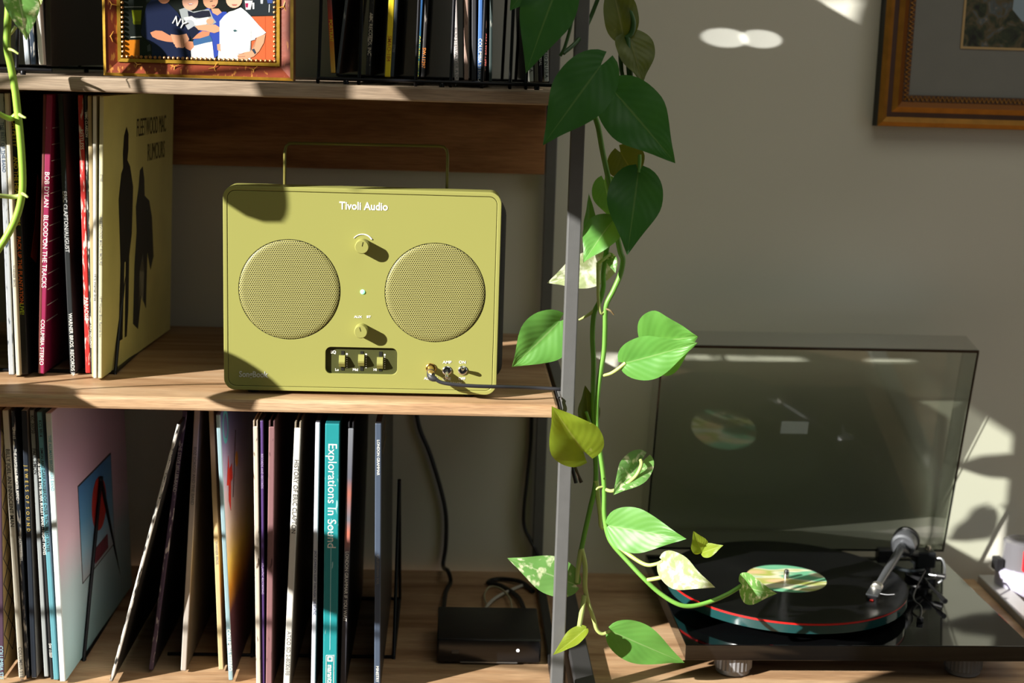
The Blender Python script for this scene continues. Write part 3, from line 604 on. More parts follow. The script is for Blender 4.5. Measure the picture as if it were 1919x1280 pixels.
obj('case', box((-hw, .001, .003), (hw, .105, ZT), .002, 3), M((24, 24, 26), .38, bump=.08, bs=1500), dev, True)
obj('front_panel', box((-hw+.001, -.0004, .0035), (hw-.001, .003, ZT-.0008), .0015, 3), M((20, 21, 24), .22), dev, True)
q = at(971, 1219, dv0.y-.0004)
obj('status_lamp', lathe([(.0019, 0), (.0019, .0005), (.0008, .0008)], 16, (q.x-dvx, -.0003, q.z-Zt), 'y'), emit((255, 255, 255), 2.2), dev)
obj('lower_trim', box((-hw*.55, -.0008, .0030), (hw*.55, .001, .0046)), M((120, 122, 124), .3, .5), dev)
obj('emblem', box((-hw+.017, -.0007, .014), (-hw+.026, .001, .019), .0008), M((60, 62, 64), .4), dev)
text('STREAM', .004, (-hw+.038, -.0006, .0165), M((52, 54, 56), .4), dev) if False else None
for sx_ in (-1, 1):
    for y in (.012, .095): obj('foot', lathe([(.005, 0), (.005, .0035)], 14, (sx_*(hw-.012), y, 0)), BLACK, dev)

# ================================================================== PHOTO FRAME on the top shelf
YF = .030
pf0 = at(193, 134, YF); pf1 = at(550.5, 146, YF)
FXL, FXR = pf0.x, pf1.x; FZ0 = S; FH = .155
pf = thing('photo_frame', 'red and gold photo frame holding a family snapshot on the top shelf', 'picture frame', ((FXL+FXR)/2, YF, S))
pc = lambda o: child(o, pf)
zoff = 0.0015
def ring(name, d0, y0, d1, y1, mat, th=.002, var=None):
    """sloped moulding ring between inset d0 (at depth y0) and inset d1 (at depth y1); one mesh for each of the four sides"""
    out = []
    L = lambda d, y: [Vector((FXL+d, YF+y, FZ0+zoff+d)), Vector((FXR-d, YF+y, FZ0+zoff+d)), Vector((FXR-d, YF+y, FZ0+FH-d)), Vector((FXL+d, YF+y, FZ0+FH-d))]
    A, B = L(d0, y0), L(d1, y1)
    bm = bmesh.new()
    for i in range(4):
        j = (i+1) % 4; q = [A[i], A[j], B[j], B[i]]
        vs = [bm.verts.new(v) for v in q]; bk_ = [bm.verts.new(v+Vector((0, th, 0))) for v in q]
        bm.faces.new(vs); bm.faces.new(bk_[::-1])
        for a in range(4): b = (a+1) % 4; bm.faces.new((vs[a], vs[b], bk_[b], bk_[a]))
    return pc(obj(name, bm, mat))
GOLD = M((190, 148, 52), .32, .55, var=.25, vs=90, bump=.1, bs=300)
REDB = M((122, 52, 30), .35, 0, .5, var=.3, vs=40, wear=((170, 110, 50), .2), bump=.1, bs=250)
ring('outer_side', 0, .018, .0004, .002, M((150, 90, 44), .35, .3, var=.2))
ring('outer_lip', .0004, .002, .0035, 0, GOLD)
ring('moulding', .0035, .0005, .0150, .0055, REDB)
ring('inner_lip', .0150, .0035, .0185, .004, GOLD)
# gold sprigs painted on the moulding
def sprig(px, py, s, ang):
    c = at(px, py, YF+.003); bm = bmesh.new()
    for a in (ang, ang+130, ang+230):
        dx, dz = math.cos(R(a)), math.sin(R(a))
        add_tube(bm, [c+Vector((0, -.0004, 0)), c+Vector((dx*s, -.0002, dz*s))], [.0006, .0003], 5)
    pc(obj('painted_sprig', bm, M((206, 150, 60), .4)))
for q in ((208, 68, .006, 60), (210, 8, .006, 120), (328, 125, .005, 30), (402, 127, .006, 60), (476, 130, .005, 40), (532, 12, .006, 70), (258, 121, .004, 10)): sprig(*q)
bm = bmesh.new()
sp_ = .0048
n = int((FXR-FXL-.040)/sp_)
for k in range(n+1):
    for zz in (FZ0+zoff+.0205, FZ0+FH-.0205):
        bmesh.ops.create_icosphere(bm, subdivisions=1, radius=.0019, matrix=Matrix.Translation((FXL+.020+k*(FXR-FXL-.040)/n, YF+.0045, zz)))
nz_ = int((FH-.046)/sp_)
for k in range(1, nz_):
    for xx in (FXL+.0205, FXR-.0205):
        bmesh.ops.create_icosphere(bm, subdivisions=1, radius=.0019, matrix=Matrix.Translation((xx, YF+.0045, FZ0+.0220+k*(FH-.0445)/nz_)))
b_ = pc(obj('beading', bm, M((150, 104, 52), .35, .35), None, True)); b_['kind'] = 'stuff'
pc(obj('backing_board', box((FXL+.002, YF+.008, FZ0+zoff+.002), (FXR-.002, YF+.016, FZ0+FH-.002)), M((50, 40, 34), .7)))
# the snapshot itself: flat colour shapes printed on paper
YP = YF+.0066
PL = []
def shp(c, *P): PL.append((c, [(P[i], P[i+1]) for i in range(0, len(P), 2)]))
def ell(c, cx, cy, a, b, n=18, rot=0):
    cr, sr = math.cos(R(rot)), math.sin(R(rot))
    PL.append((c, [(cx+a*math.cos(2*math.pi*k/n)*cr-b*math.sin(2*math.pi*k/n)*sr, cy+a*math.cos(2*math.pi*k/n)*sr+b*math.sin(2*math.pi*k/n)*cr) for k in range(n)]))
SK, SK2 = (206, 150, 118), (190, 128, 96)
shp((26, 30, 28), 228, -130, 520, -130, 520, 122, 228, 122)
shp((112, 122, 22), 247, 19, 266, 19, 264, 46, 251, 46); shp((92, 100, 18), 249, 40, 264.5, 40, 264, 46, 251, 46)
shp((186, 110, 26), 231, 75, 262, 74.5, 262, 112, 231, 112); shp((150, 84, 20), 259, 75, 262, 75, 262, 112, 259, 112)
shp((190, 190, 180), 245, 69, 266, 68, 266, 70, 245, 70.5); shp((120, 122, 120), 233, 12.5, 268, 12, 268, 13.5, 233, 14)
shp((80, 60, 40), 272, 106, 283, 101, 284, 112, 270, 112)
shp((60, 66, 66), 276, 86, 282, 82, 283, 95, 277, 97)
# right hand cabinets and counter
shp((196, 96, 58), 466, 31, 516, 30, 516, 120, 466, 120); shp((176, 80, 46), 497, 31, 498.5, 31, 499, 120, 497.5, 120)
shp((40, 46, 50), 455, -20, 516, -20, 516, 29, 455, 29)
shp((206, 208, 206), 459, 1, 474, 1, 470, 18, 461, 18); shp((160, 40, 80), 460, 6, 466, 6, 465, 14, 461, 14); shp((210, 212, 210), 473, 5, 477, 5, 477, 17, 474, 17)
shp((180, 184, 190), 488, -4, 494, -4, 493, 7, 489, 7); shp((60, 80, 140), 500, -6, 512, -6, 511, 6, 502, 6); shp((200, 204, 206), 504.5, 8, 506, 8, 505.5, 23, 504, 23)
# person in blue, second from the right
shp((52, 72, 158), 384, 18, 392, 14, 400, 24, 409, 28, 417, 22, 425, 22, 428, 40, 414, 60, 413, 100, 404, 108, 399, 110, 396, 78, 378, 80, 362, 86, 364, 72, 372, 62, 392, 40)
shp(SK, 396, 16, 410, 16, 416, 23, 408, 29, 399, 24); ell(SK, 395, 1, 14, 15); shp((60, 44, 36), 380, -16, 410, -18, 408, -6, 383, -4)
shp((60, 40, 36), 394, 2, 399, 1, 399, 2.5, 394, 3.5); shp((150, 90, 80), 397, 10, 404, 9, 403, 12, 398, 12.5)
# person in grey and black shirt
shp((150, 156, 158), 336, 18, 348, 14, 362, 22, 392, 17, 400, 34, 406, 42, 392, 50, 374, 50, 362, 58, 354, 62, 344, 46)
shp((34, 36, 50), 352, 20, 364, 24, 380, 20, 393, 20, 396, 31, 374, 34, 354, 32); shp((206, 208, 202), 344, 33, 360, 30, 368, 36, 390, 32, 396, 36, 386, 46, 368, 48, 352, 44)
ell((166, 170, 176), 355, 46, 10, 9); shp((28, 32, 52), 353, 56, 364, 49, 376, 57, 366, 68, 361, 74, 354, 64)
ell((214, 162, 138), 357, 3, 15, 16); shp((150, 80, 86), 352, 6, 363, 6, 360, 9.5, 355, 9.5); shp((230, 226, 220), 353, 6.5, 362, 6.5, 360, 8, 355, 8)
shp(SK, 366, 49, 384, 46, 404, 46, 413, 52, 411, 59, 402, 62, 386, 58, 372, 56); ell(SK, 394, 40, 7, 5.5); shp(SK2, 361, 73, 370, 64, 380, 58, 394, 60, 392, 68, 376, 72)
shp((226, 230, 232), 358, 86, 398, 78, 402, 112, 359, 112)
shp((60, 96, 140), 362, 76, 394, 66, 399, 77, 364, 86)
# man in navy shirt on the left
shp((27, 34, 60), 264, 60, 270, 30, 276, 8, 290, -6, 312, 2, 322, 12, 334, 24, 342, 38, 348, 56, 356, 62, 355, 78, 352, 86, 358, 112, 285, 112, 285, 84, 266, 66)
shp(SK2, 282, 61, 292, 57, 304, 58, 318, 66, 330, 68, 332, 80, 312, 78, 296, 74, 286, 69); shp(SK, 320, 64, 336, 66, 350, 63, 355, 73, 350, 84, 344, 90, 334, 89, 326, 82)
shp(SK2, 346, 82, 352, 77, 362, 78, 364, 88, 357, 95, 348, 90); ell(SK2, 308, -5, 12, 12)
shp(SK, 328, 86, 331, 82, 334, 89, 332, 90); shp((170, 116, 92), 338, 72, 339, 72, 341, 88, 340, 88); shp((170, 116, 92), 344, 72, 345, 72, 346, 86, 345, 86)
# youngster in white shirt
shp((228, 232, 230), 412, 40, 420, 30, 430, 22, 438, 20, 452, 14, 462, 22, 472, 32, 486, 48, 499, 61, 494, 65, 482, 70, 470, 74, 468, 92, 470, 114, 408, 114, 412, 80)
shp((206, 212, 214), 447, 30, 449, 30, 462, 60, 461, 72, 456, 60); shp((190, 200, 204), 468, 73, 479, 70, 479, 74, 469, 77)
shp(SK, 482, 70, 498, 64, 495, 80, 486, 96, 476, 106, 462, 111, 448, 112, 445, 104, 458, 98, 470, 96, 478, 88)
shp((50, 62, 76), 472, 93, 477, 91, 481, 99, 478, 102); shp((150, 100, 86), 446, 101, 458, 100, 458, 101, 446, 102); shp((150, 100, 86), 446, 106, 460, 105, 460, 106, 446, 107)
ell((222, 176, 150), 439, 0, 15, 15); shp((70, 50, 40), 424, -18, 456, -20, 455, -2, 450, -8, 428, -8); shp((168, 104, 92), 434, 8, 446, 8, 443, 11, 437, 11)
shp((60, 90, 96), 437, 57, 441, 55, 446, 58, 440, 60); shp(SK, 407, 83, 413, 82, 414, 96, 408, 94)
bm = bmesh.new(); mats = []; lay = 0
for c, P in PL:
    yy = YP-.00001*lay; lay += 1
    f = bm.faces.new([bm.verts.new(at(a, b, yy)) for a, b in P])
    if c not in mats: mats.append(c)
    f.material_index = mats.index(c)
bmesh.ops.triangulate(bm, faces=bm.faces[:])
for f in bm.faces:
    f.normal_update()
    if f.normal.y > 0: f.normal_flip()
# clip the print to the opening
zt_ = FZ0+FH-.017
bmesh.ops.bisect_plane(bm, geom=bm.verts[:]+bm.edges[:]+bm.faces[:], plane_co=(0, 0, zt_), plane_no=(0, 0, 1), clear_outer=True)
me = bpy.data.meshes.new('snapshot'); bm.to_mesh(me); bm.free()
sn = link('snapshot', me, None, [M(c, .25, spec=.5, key='ph') for c in mats]); pc(sn)
q = at(336, 43, YP-.0016); pc(text('NY', .0125, (q.x, YP-.0014, q.z), M((222, 222, 216), .4), None, MROT_FRONT @ Matrix.Rotation(R(-28), 3, 'Z'), 'CENTER', .0001, .8))

# ================================================================== GILT PICTURE on the wall
YG = .4415
g0 = at(1644.5, 236, .418); gl = g0.x; gz = g0.z; GW, GHt = .42, .34
gp = thing('wall_picture', 'gilt framed painting with a grey mat hanging on the wall above the turntable', 'picture', (gl+GW/2, YG, gz))
gc = lambda o: child(o, gp)
def gring(name, d0, y0, d1, y1, mat, th=.004):
    L = lambda d, y: [Vector((gl+d, y, gz+d)), Vector((gl+GW-d, y, gz+d)), Vector((gl+GW-d, y, gz+GHt-d)), Vector((gl+d, y, gz+GHt-d))]
    A, B = L(d0, y0), L(d1, y1); bm = bmesh.new()
    for i in range(4):
        j = (i+1) % 4; q = [A[i], A[j], B[j], B[i]]
        vs = [bm.verts.new(v) for v in q]; bk_ = [bm.verts.new(v+Vector((0, th, 0))) for v in q]
        bm.faces.new(vs); bm.faces.new(bk_[::-1])
        for a in range(4): b = (a+1) % 4; bm.faces.new((vs[a], vs[b], bk_[b], bk_[a]))
    return gc(obj(name, bm, mat))
gg = M((176, 122, 44), .36, .5, var=.2, vs=60, bump=.05); gdk = M((70, 40, 18), .45, .2, var=.2)
gring('frame_side', -.0005, .4395, 0, .4185, M((22, 24, 20), .6))
gring('outer_moulding', 0, .419, .006, .4165, gg); gring('outer_moulding_slope', .006, .4165, .0125, .4215, gg)
gring('groove', .0125, .4215, .019, .4225, gdk); gring('middle_moulding', .019, .4222, .026, .4195, gg); gring('middle_slope', .026, .4195, .033, .425, M((140, 84, 30), .4, .4))
gring('ornament_band', .033, .4245, .042, .426, M((92, 60, 30), .5, .2, var=.5, vs=260, bump=.6, bs=300))
bm = bmesh.new()
k = 0
while gl+.036+k*.006 < gl+GW-.036:
    xk = gl+.036+k*.006; add_tube(bm, [(xk, .4238, gz+.0345), (xk+.003, .4235, gz+.0405), (xk+.006, .4238, gz+.0345)], .0007, 5); k += 1
k = 0
while gz+.036+k*.006 < gz+GHt-.04:
    zk = gz+.036+k*.006; add_tube(bm, [(gl+.0345, .4238, zk), (gl+.0405, .4235, zk+.003), (gl+.0345, .4238, zk+.006)], .0007, 5); k += 1
gc(obj('carved_zigzag', bm, gg))['kind'] = 'stuff'
gc(obj('mat_board', box((gl+.040, .4275, gz+.040), (gl+GW-.040, .4300, gz+GHt-.040)), M((128, 128, 122), .8, var=.03)))
pz = at(1800, 91, .427)
px_, pz_ = pz.x, pz.z
gc(plate('fillet', rrect(px_, pz_, gl+GW-(px_-gl), gz+GHt-(pz_-gz), .0005, 1), [rrect(px_+.003, pz_+.003, gl+GW-(px_-gl)-.003, gz+GHt-(pz_-gz)-.003, .0005, 1)], .4262, .4276, M((190, 160, 110), .5)))
pm = bpy.data.materials.new('landscape_paint'); pm.use_nodes = True; nt = pm.node_tree; N = nt.nodes; p = N['Principled BSDF']
tc = N.new('ShaderNodeTexCoord'); nz = N.new('ShaderNodeTexNoise'); nz.inputs['Scale'].default_value = 55; nz.inputs['Detail'].default_value = 6; nz.inputs['Distortion'].default_value = 1.0; nt.links.new(tc.outputs['Object'], nz.inputs['Vector'])
cr = N.new('ShaderNodeValToRGB'); e = cr.color_ramp.elements; e[0].position = .35; e[0].color = col4((28, 28, 22)); e[1].position = .75; e[1].color = col4((150, 128, 100))
for q, c in ((.48, (54, 62, 40)), (.58, (96, 84, 58)), (.65, (80, 92, 96))): x_ = e.new(q); x_.color = col4(c)
nt.links.new(nz.outputs[0], cr.inputs[0]); nt.links.new(cr.outputs[0], p.inputs['Base Color']); p.inputs['Roughness'].default_value = .6
gc(obj('painting', box((px_+.002, .4266, pz_+.002), (gl+GW-(px_-gl)-.002, .4280, gz+GHt-(pz_-gz)-.002)), pm))
bm = bmesh.new(); bm.faces.new([bm.verts.new(at(a, b, .4264)) for a, b in ((1902, -12), (1930, -12), (1930, 42), (1916, 40), (1898, 18))])
gc(obj('painted_sail', bm, M((150, 170, 184), .6)))

# ================================================================== TURNTABLE
TA = .0231; TP = Vector((.16109, .05967, Zt))
tt = thing('turntable', 'black gloss turntable with raised smoked lid on the low cabinet', 'turntable', TP, None, TA)
def tl(p):  # world point to the turntable's own frame
    d_ = Vector(p)-TP; c_, s_ = math.cos(TA), math.sin(TA); return Vector((d_.x*c_+d_.y*s_, -d_.x*s_+d_.y*c_, d_.z))
GLOSS = M((9, 9, 10), .06, spec=.55, coat=.3)
zp = -.29696-Zt; zb_ = zp-.0195
obj('plinth', box((0, 0, zb_), (.415, .320, zp), .0009, 2), GLOSS, tt)
for x, y in ((.064, .030), (.345, .030), (.064, .285), (.345, .285)):
    bm = bmesh.new(); n_ = 56
    prof = [(.0185, 0), (.0205, .002), (.0205, .007)]
    add_lathe(bm, prof, n_, (x, y, 0))
    rings = []
    for zz in (.0075, zb_-.001):
        rings.append([bm.verts.new((x+(.0225 if k % 2 else .0214)*math.cos(2*math.pi*k/n_), y+(.0225 if k % 2 else .0214)*math.sin(2*math.pi*k/n_), zz)) for k in range(n_)])
    for k in range(n_): bm.faces.new((rings[0][k], rings[0][(k+1) % n_], rings[1][(k+1) % n_], rings[1][k]))
    bm.faces.new(rings[0]); bm.faces.new(rings[1])
    obj('foot', bm, M((120, 120, 122), .4, .3), tt)
rcx = tl(Vector((.3121, .2167, -.27))); PX, PY = rcx.x, rcx.y; zr = -.27024-Zt
obj('sub_platter', lathe([(.06, zp), (.06, zr-.014)], 40, (PX, PY, 0)), BLACK, tt, True)
ACR = M((24, 62, 62), .12, spec=.6); 
obj('platter', lathe([(.1495, zr-.0145), (.1505, zr-.0140), (.1505, zr-.0042), (.1495, zr-.0037), (.01, zr-.0037)], 96, (PX, PY, 0)), ACR, tt, True)
obj('slip_mat', lathe([(.1502, zr-.0037), (.1502, zr-.0013), (.01, zr-.0013)], 96, (PX, PY, 0)), M((190, 22, 18), .45), tt, True)
rec = thing('vinyl_record', 'black vinyl record with a green and cream label playing on the turntable', 'vinyl record', TP+Matrix.Rotation(TA, 3, 'Z') @ Vector((PX, PY, zr-.0013)))
vm = bpy.data.materials.new('vinyl_grooves'); vm.use_nodes = True; nt = vm.node_tree; N = nt.nodes; p = N['Principled BSDF']
p.inputs['Base Color'].default_value = col4((14, 14, 15)); p.inputs['Roughness'].default_value = .24; p.inputs['Specular IOR Level'].default_value = .6
tc = N.new('ShaderNodeTexCoord'); ln_ = N.new('ShaderNodeVectorMath'); ln_.operation = 'LENGTH'; nt.links.new(tc.outputs['Object'], ln_.inputs[0])
wv = mnode('SINE', mnode('MULTIPLY', ln_.outputs['Value'], 2*math.pi/.0011))
nz = N.new('ShaderNodeTexNoise'); nz.noise_dimensions = '1D'; nz.inputs['Scale'].default_value = 260; nt.links.new(ln_.outputs['Value'], nz.inputs['W'])
hh = mnode('ADD', mnode('MULTIPLY', wv, .3), nz.outputs[0])
bp = N.new('ShaderNodeBump'); bp.inputs['Strength'].default_value = .22; bp.inputs['Distance'].default_value = .0004; nt.links.new(hh, bp.inputs['Height']); nt.links.new(bp.outputs[0], p.inputs['Normal'])
p.inputs['Anisotropic'].default_value = .6
tg = N.new('ShaderNodeTangent'); tg.direction_type = 'RADIAL'; tg.axis = 'Z'; nt.links.new(tg.outputs[0], p.inputs['Tangent'])
obj('disc', lathe([(.1495, 0), (.151, .0004), (.151, .0011), (.1485, .0015), (.1455, .0012), (.054, .0012), (.0515, .0015), (.0036, .0015), (.0036, 0)], 128, (0, 0, 0), 'z', False), vm, rec, True)
lm = bpy.data.materials.new('record_label_print'); lm.use_nodes = True; nt = lm.node_tree; N = nt.nodes; p = N['Principled BSDF']
tc = N.new('ShaderNodeTexCoord'); mp = N.new('ShaderNodeMapping'); mp.inputs['Rotation'].default_value = (0, 0, R(35)); mp.inputs['Scale'].default_value = (12, 46, 1); nt.links.new(tc.outputs['Object'], mp.inputs[0])
nz = N.new('ShaderNodeTexNoise'); nz.inputs['Scale'].default_value = .9; nz.inputs['Detail'].default_value = 2; nt.links.new(mp.outputs[0], nz.inputs['Vector'])
cr = N.new('ShaderNodeValToRGB'); e = cr.color_ramp.elements; cr.color_ramp.interpolation = 'EASE'
e[0].position = .3; e[0].color = col4((120, 190, 150)); e[1].position = .75; e[1].color = col4((120, 150, 190))
for q, c in ((.44, (110, 180, 140)), (.5, (226, 222, 190)), (.58, (170, 180, 90)), (.66, (220, 190, 140))): x_ = e.new(q); x_.color = col4(c)
nt.links.new(nz.outputs[0], cr.inputs[0]); nt.links.new(cr.outputs[0], p.inputs['Base Color']); p.inputs['Roughness'].default_value = .35
obj('paper_label', lathe([(.0505, .0014), (.0505, .0017), (.0036, .0017)], 64, (0, 0, 0), 'z', False), lm, rec, True)
obj('spindle', lathe([(.0034, zr-.002), (.0034, zr+.009), (.0026, zr+.0115), (.0006, zr+.0125)], 20, (PX, PY, 0)), CHROME, tt, True)
# tonearm
hd = tl(atz(1642, 1104, Zt+zr+.009)); cwp = tl(atz(1693, 1021, Zt+zp+.052)); dirv = (cwp-hd).normalized()
piv = hd+(cwp-hd)*.80; piv2 = tl(atz(1722, 1066, Zt+zp+.012))
ARM = M((92, 94, 97), .32, .35)
ta = obj('tonearm', tube([hd+dirv*.004, hd+(cwp-hd)*.35, hd+(cwp-hd)*.97], [.0042, .0050, .0058], 16), ARM, tt, True)
ax = frame_axes(dirv)
obj('counterweight', add_lathe(bmesh.new(), [(.0105, 0.0), (.0125, -.001), (.0158, 0), (.0165, .002), (.0165, .019), (.0150, .0215), (.006, .0215)], 36, hd+(cwp-hd)*.97, ax, True), M((104, 106, 110), .32, .5), tt, True)
obj('counterweight_ring', add_lathe(bmesh.new(), [(.0166, .0195), (.0176, .0200), (.0176, .025), (.0150, .0262), (.004, .0262)], 36, hd+(cwp-hd)*.97, ax, True), M((14, 14, 14), .4), tt, True)
base = Vector((piv2.x+.004, piv2.y-.004, 0))
obj('arm_base', lathe([(.022, zp-.0002), (.022, zp+.006), (.020, zp+.008), (.012, zp+.0085), (.012, zp+.026), (.010, zp+.028)], 32, (base.x, base.y, 0)), M((20, 20, 22), .35), tt, True)
obj('bearing_block', box((base.x-.013, base.y-.012, zp+.018), (base.x+.013, base.y+.012, zp+.040), .002, 2), M((34, 36, 38), .35, .3), tt)
obj('bearing_screw', lathe([(.0035, zp+.040), (.0038, zp+.045), (.002, zp+.0475)], 18, (base.x+.004, base.y-.002, 0)), M((190, 180, 160), .25, .9), tt, True)
obj('arm_bracket', tube([tuple(hd+(cwp-hd)*.88), (base.x-.005, base.y, zp+.032)], .0060, 10), M((30, 30, 32), .4), tt, True)
obj('lift_platform', tube(smooth_pts([(base.x-.004, base.y-.016, zp+.018), (base.x-.026, base.y-.028, zp+.020), (base.x-.048, base.y-.018, zp+.022)], 5), .0024, 8), M((60, 66, 70), .3, .5), tt, True)
obj('arm_clip', tube(smooth_pts([(base.x+.008, base.y-.004, zp+.028), (base.x+.020, base.y-.012, zp+.032), (base.x+.022, base.y-.022, zp+.022), (base.x+.016, base.y-.034, zp+.012), (base.x+.010, base.y-.034, zp+.006)], 5), .0017, 8), M((110, 112, 114), .3, .6), tt, True)
lv0 = tl(atz(1730, 1083, Zt+zp+.012)); lv1 = tl(atz(1772, 1127, Zt+zp+.010))
cl = obj('cue_lever', tube([lv0, lv1], .0016, 8), M((30, 30, 32), .35, .4), tt, True)
t1 = lv0+(lv1-lv0)*.75
o_ = obj('lever_grip', tube([t1, lv1], [.0030, .0034], 10), BLACK, None, True); o_.parent = cl
aw0 = tl(atz(1737, 1076, Zt+zp+.018)); aw1 = tl(atz(1772, 1081, Zt+zp+.020))
aw = obj('weight_rod', tube([aw0, aw1], .0011, 8), M((120, 122, 124), .3, .7), tt, True)
o_ = obj('sliding_weight', tube([aw0+(aw1-aw0)*.55, aw1], .0036, 12), BLACK, None, True); o_.parent = aw
w0 = tl(atz(1712, 1118, Zt+zp+.010)); w1 = tl(atz(1727, 1138, Zt+zp+.008)); w2 = tl(atz(1725, 1160, Zt+zp+.004))
an = obj('skating_thread', tube(smooth_pts([(base.x-.006, base.y-.026, zp+.020), w0, w1, w2], 5), .0011, 8), M((70, 72, 74), .35, .5), tt, True)
o_ = obj('skating_weight', lathe([(.0015, .0005), (.0042, .001), (.0042, .006), (.0012, .0075)], 16, (w2.x, w2.y, zp)), M((40, 40, 42), .3, .6), None, True); o_.parent = an
# headshell and cartridge
side = Vector((0, 0, 1)).cross(dirv).normalized(); upv = dirv.cross(side)
def arm_box(name, a0, a1, s0, s1, u0, u1, mat):
    bm = bmesh.new(); vs = []
    add_box(bm, (a0, s0, u0), (a1, s1, u1), .0006, 1)
    bm.transform(Matrix((( *[dirv[0], side[0], upv[0]], hd.x), (*[dirv[1], side[1], upv[1]], hd.y), (*[dirv[2], side[2], upv[2]], hd.z), (0, 0, 0, 1))))
    return obj(name, bm, mat, tt)
arm_box('headshell', -.020, .006, -.0078, .0078, -.0012, .0012, M((70, 72, 74), .3, .5))
obj('head_collar', add_lathe(bmesh.new(), [(.0060, -.001), (.0074, 0), (.0074, .008), (.0060, .009)], 24, hd, ax), M((170, 168, 160), .25, .8), tt, True)
arm_box('cartridge', -.019, -.003, -.0060, .0060, -.0085, -.0012, M((22, 22, 24), .3))
arm_box('stylus_guard', -.0225, -.0188, -.0024, .0024, -.0085, -.0052, M((206, 44, 34), .3))
obj('finger_lift', tube(smooth_pts([hd-dirv*.010+side*-.006, hd-dirv*.012-side*.016+upv*.001, hd-dirv*.013-side*.026+upv*.004], 4), .0010, 8), M((50, 50, 52), .3, .6), tt, True)
# smoked lid, standing open and tipped forward a little
ld = TA*0
LB = tl(Vector((.36485, .3912, -.29096))); TH = R(12); LL = .306; LW = .4225; LD = .052
updir = Vector((0, -math.sin(TH), math.cos(TH))); back = Vector((0, math.cos(TH), math.sin(TH)))
lid_m = clear('smoke', (.84, .86, .82), .8); lid_edge = M((8, 9, 8), .15)
Lx = LB.x-.0005
def lid_box(name, x0, x1, u0, u1, d0, d1, mat, parent=None, bev=0):
    bm = box((x0, u0, d0), (x1, u1, d1), bev, 1)
    bm.transform(Matrix(((1, 0, 0, Lx), (0, updir.y, back.y, LB.y), (0, updir.z, back.z, LB.z), (0, 0, 0, 1))))
    return obj(name, bm, mat, parent or tt)
W2 = LW/2; TK = .0028
def sheet(name, P):
    bm = bmesh.new(); bm.faces.new([bm.verts.new((Lx+x, LB.y+updir.y*u+back.y*d_, LB.z+updir.z*u+back.z*d_)) for x, u, d_ in P])
    return bm
lid = lid_box('lid', -W2, W2, 0, LL, LD-TK, LD, lid_m)
for nm, P in (('lid_wall', ((-W2, W2, LL-TK, LL, .002, LD-TK))), ('lid_wall', (-W2, -W2+TK, 0, LL-TK, .002, LD-TK)), ('lid_wall', (W2-TK, W2, 0, LL-TK, .002, LD-TK)), ('lid_wall', (-W2+TK, W2-TK, 0, TK, .002, LD-TK))):
    o_ = lid_box(nm, *P, lid_m, lid)
for nm, P in (('lid_rim', (-W2, W2, LL-TK, LL+.0003, -.0005, .002)), ('lid_rim', (-W2-.0002, -W2+TK*.7, 0, LL-TK, -.0005, .002)), ('lid_rim', (W2-TK*.7, W2+.0002, 0, LL-TK, -.0005, .002)), ('lid_rim', (-W2, W2, -.0003, TK*.7, -.0005, .002))):
    o_ = lid_box(nm, *P, lid_edge, lid)
sk = at(1495, 805, .388); skl = tl(sk)
lid_box('paper_sticker', skl.x-Lx-.0190, skl.x-Lx+.0190, .1565, .1750, LD-TK-.0006, LD-TK-.0001, M((186, 192, 188), .5, var=.04, vs=90), lid)
for xh in (-.13, .13):
    obj('hinge', box((Lx+xh-.014, .318, zp-.012), (Lx+xh+.014, .334, zp+.010), .002, 2), BLACK, tt)

# ================================================================== CORDLESS VACUUM on its dock, far right
vz = Zt
v0 = at(1892, 1110, .415)
vc = thing('cordless_vacuum', 'silver and lavender cordless vacuum with red catch beyond the turntable', 'vacuum cleaner', (v0.x, .385, vz))
def vl(px, py): p_ = at(px, py, .385); return p_.x-v0.x, p_.z-vz
zc0 = vl(1890, 1108)[1]; zc1 = vl(1890, 1062)[1]; zc2 = vl(1890, 1014)[1]
rr = .026
obj('collar', lathe([(.012, zc0-.022), (rr*.75, zc0-.012), (rr*1.22, zc0), (rr*1.28, zc0+.004), (rr*1.28, zc1-.002), (rr*1.1, zc1)], 36), M((182, 178, 200), .35, var=.03), vc, True)
obj('cone', lathe([(.006, zc0-.075), (.010, zc0-.05), (rr*1.16, zc0-.003), (rr*1.2, zc0+.002)], 32), M((34, 30, 36), .35), vc, True)
obj('dust_bin', lathe([(rr, zc1-.001), (rr, zc2), (rr*.9, zc2+.002), (rr*.3, zc2+.002)], 36), M((150, 148, 154), .12, .55, var=.12, vs=60, sc=(1, 1, .05)), vc, True)
obj('catch', box((-.008, -rr-.006, zc1+.002), (.010, -rr*.55, zc2-.005), .002), M((190, 20, 30), .3), vc)
obj('wand', lathe([(.010, .001), (.010, zc0-.06)], 20), M((70, 68, 74), .35, .4), vc, True)
obj('clip', box((-rr*1.28-.006, -.010, zc1-.004), (-rr*1.28+.006, .008, zc1+.014), .002), M((26, 26, 28), .4), vc)

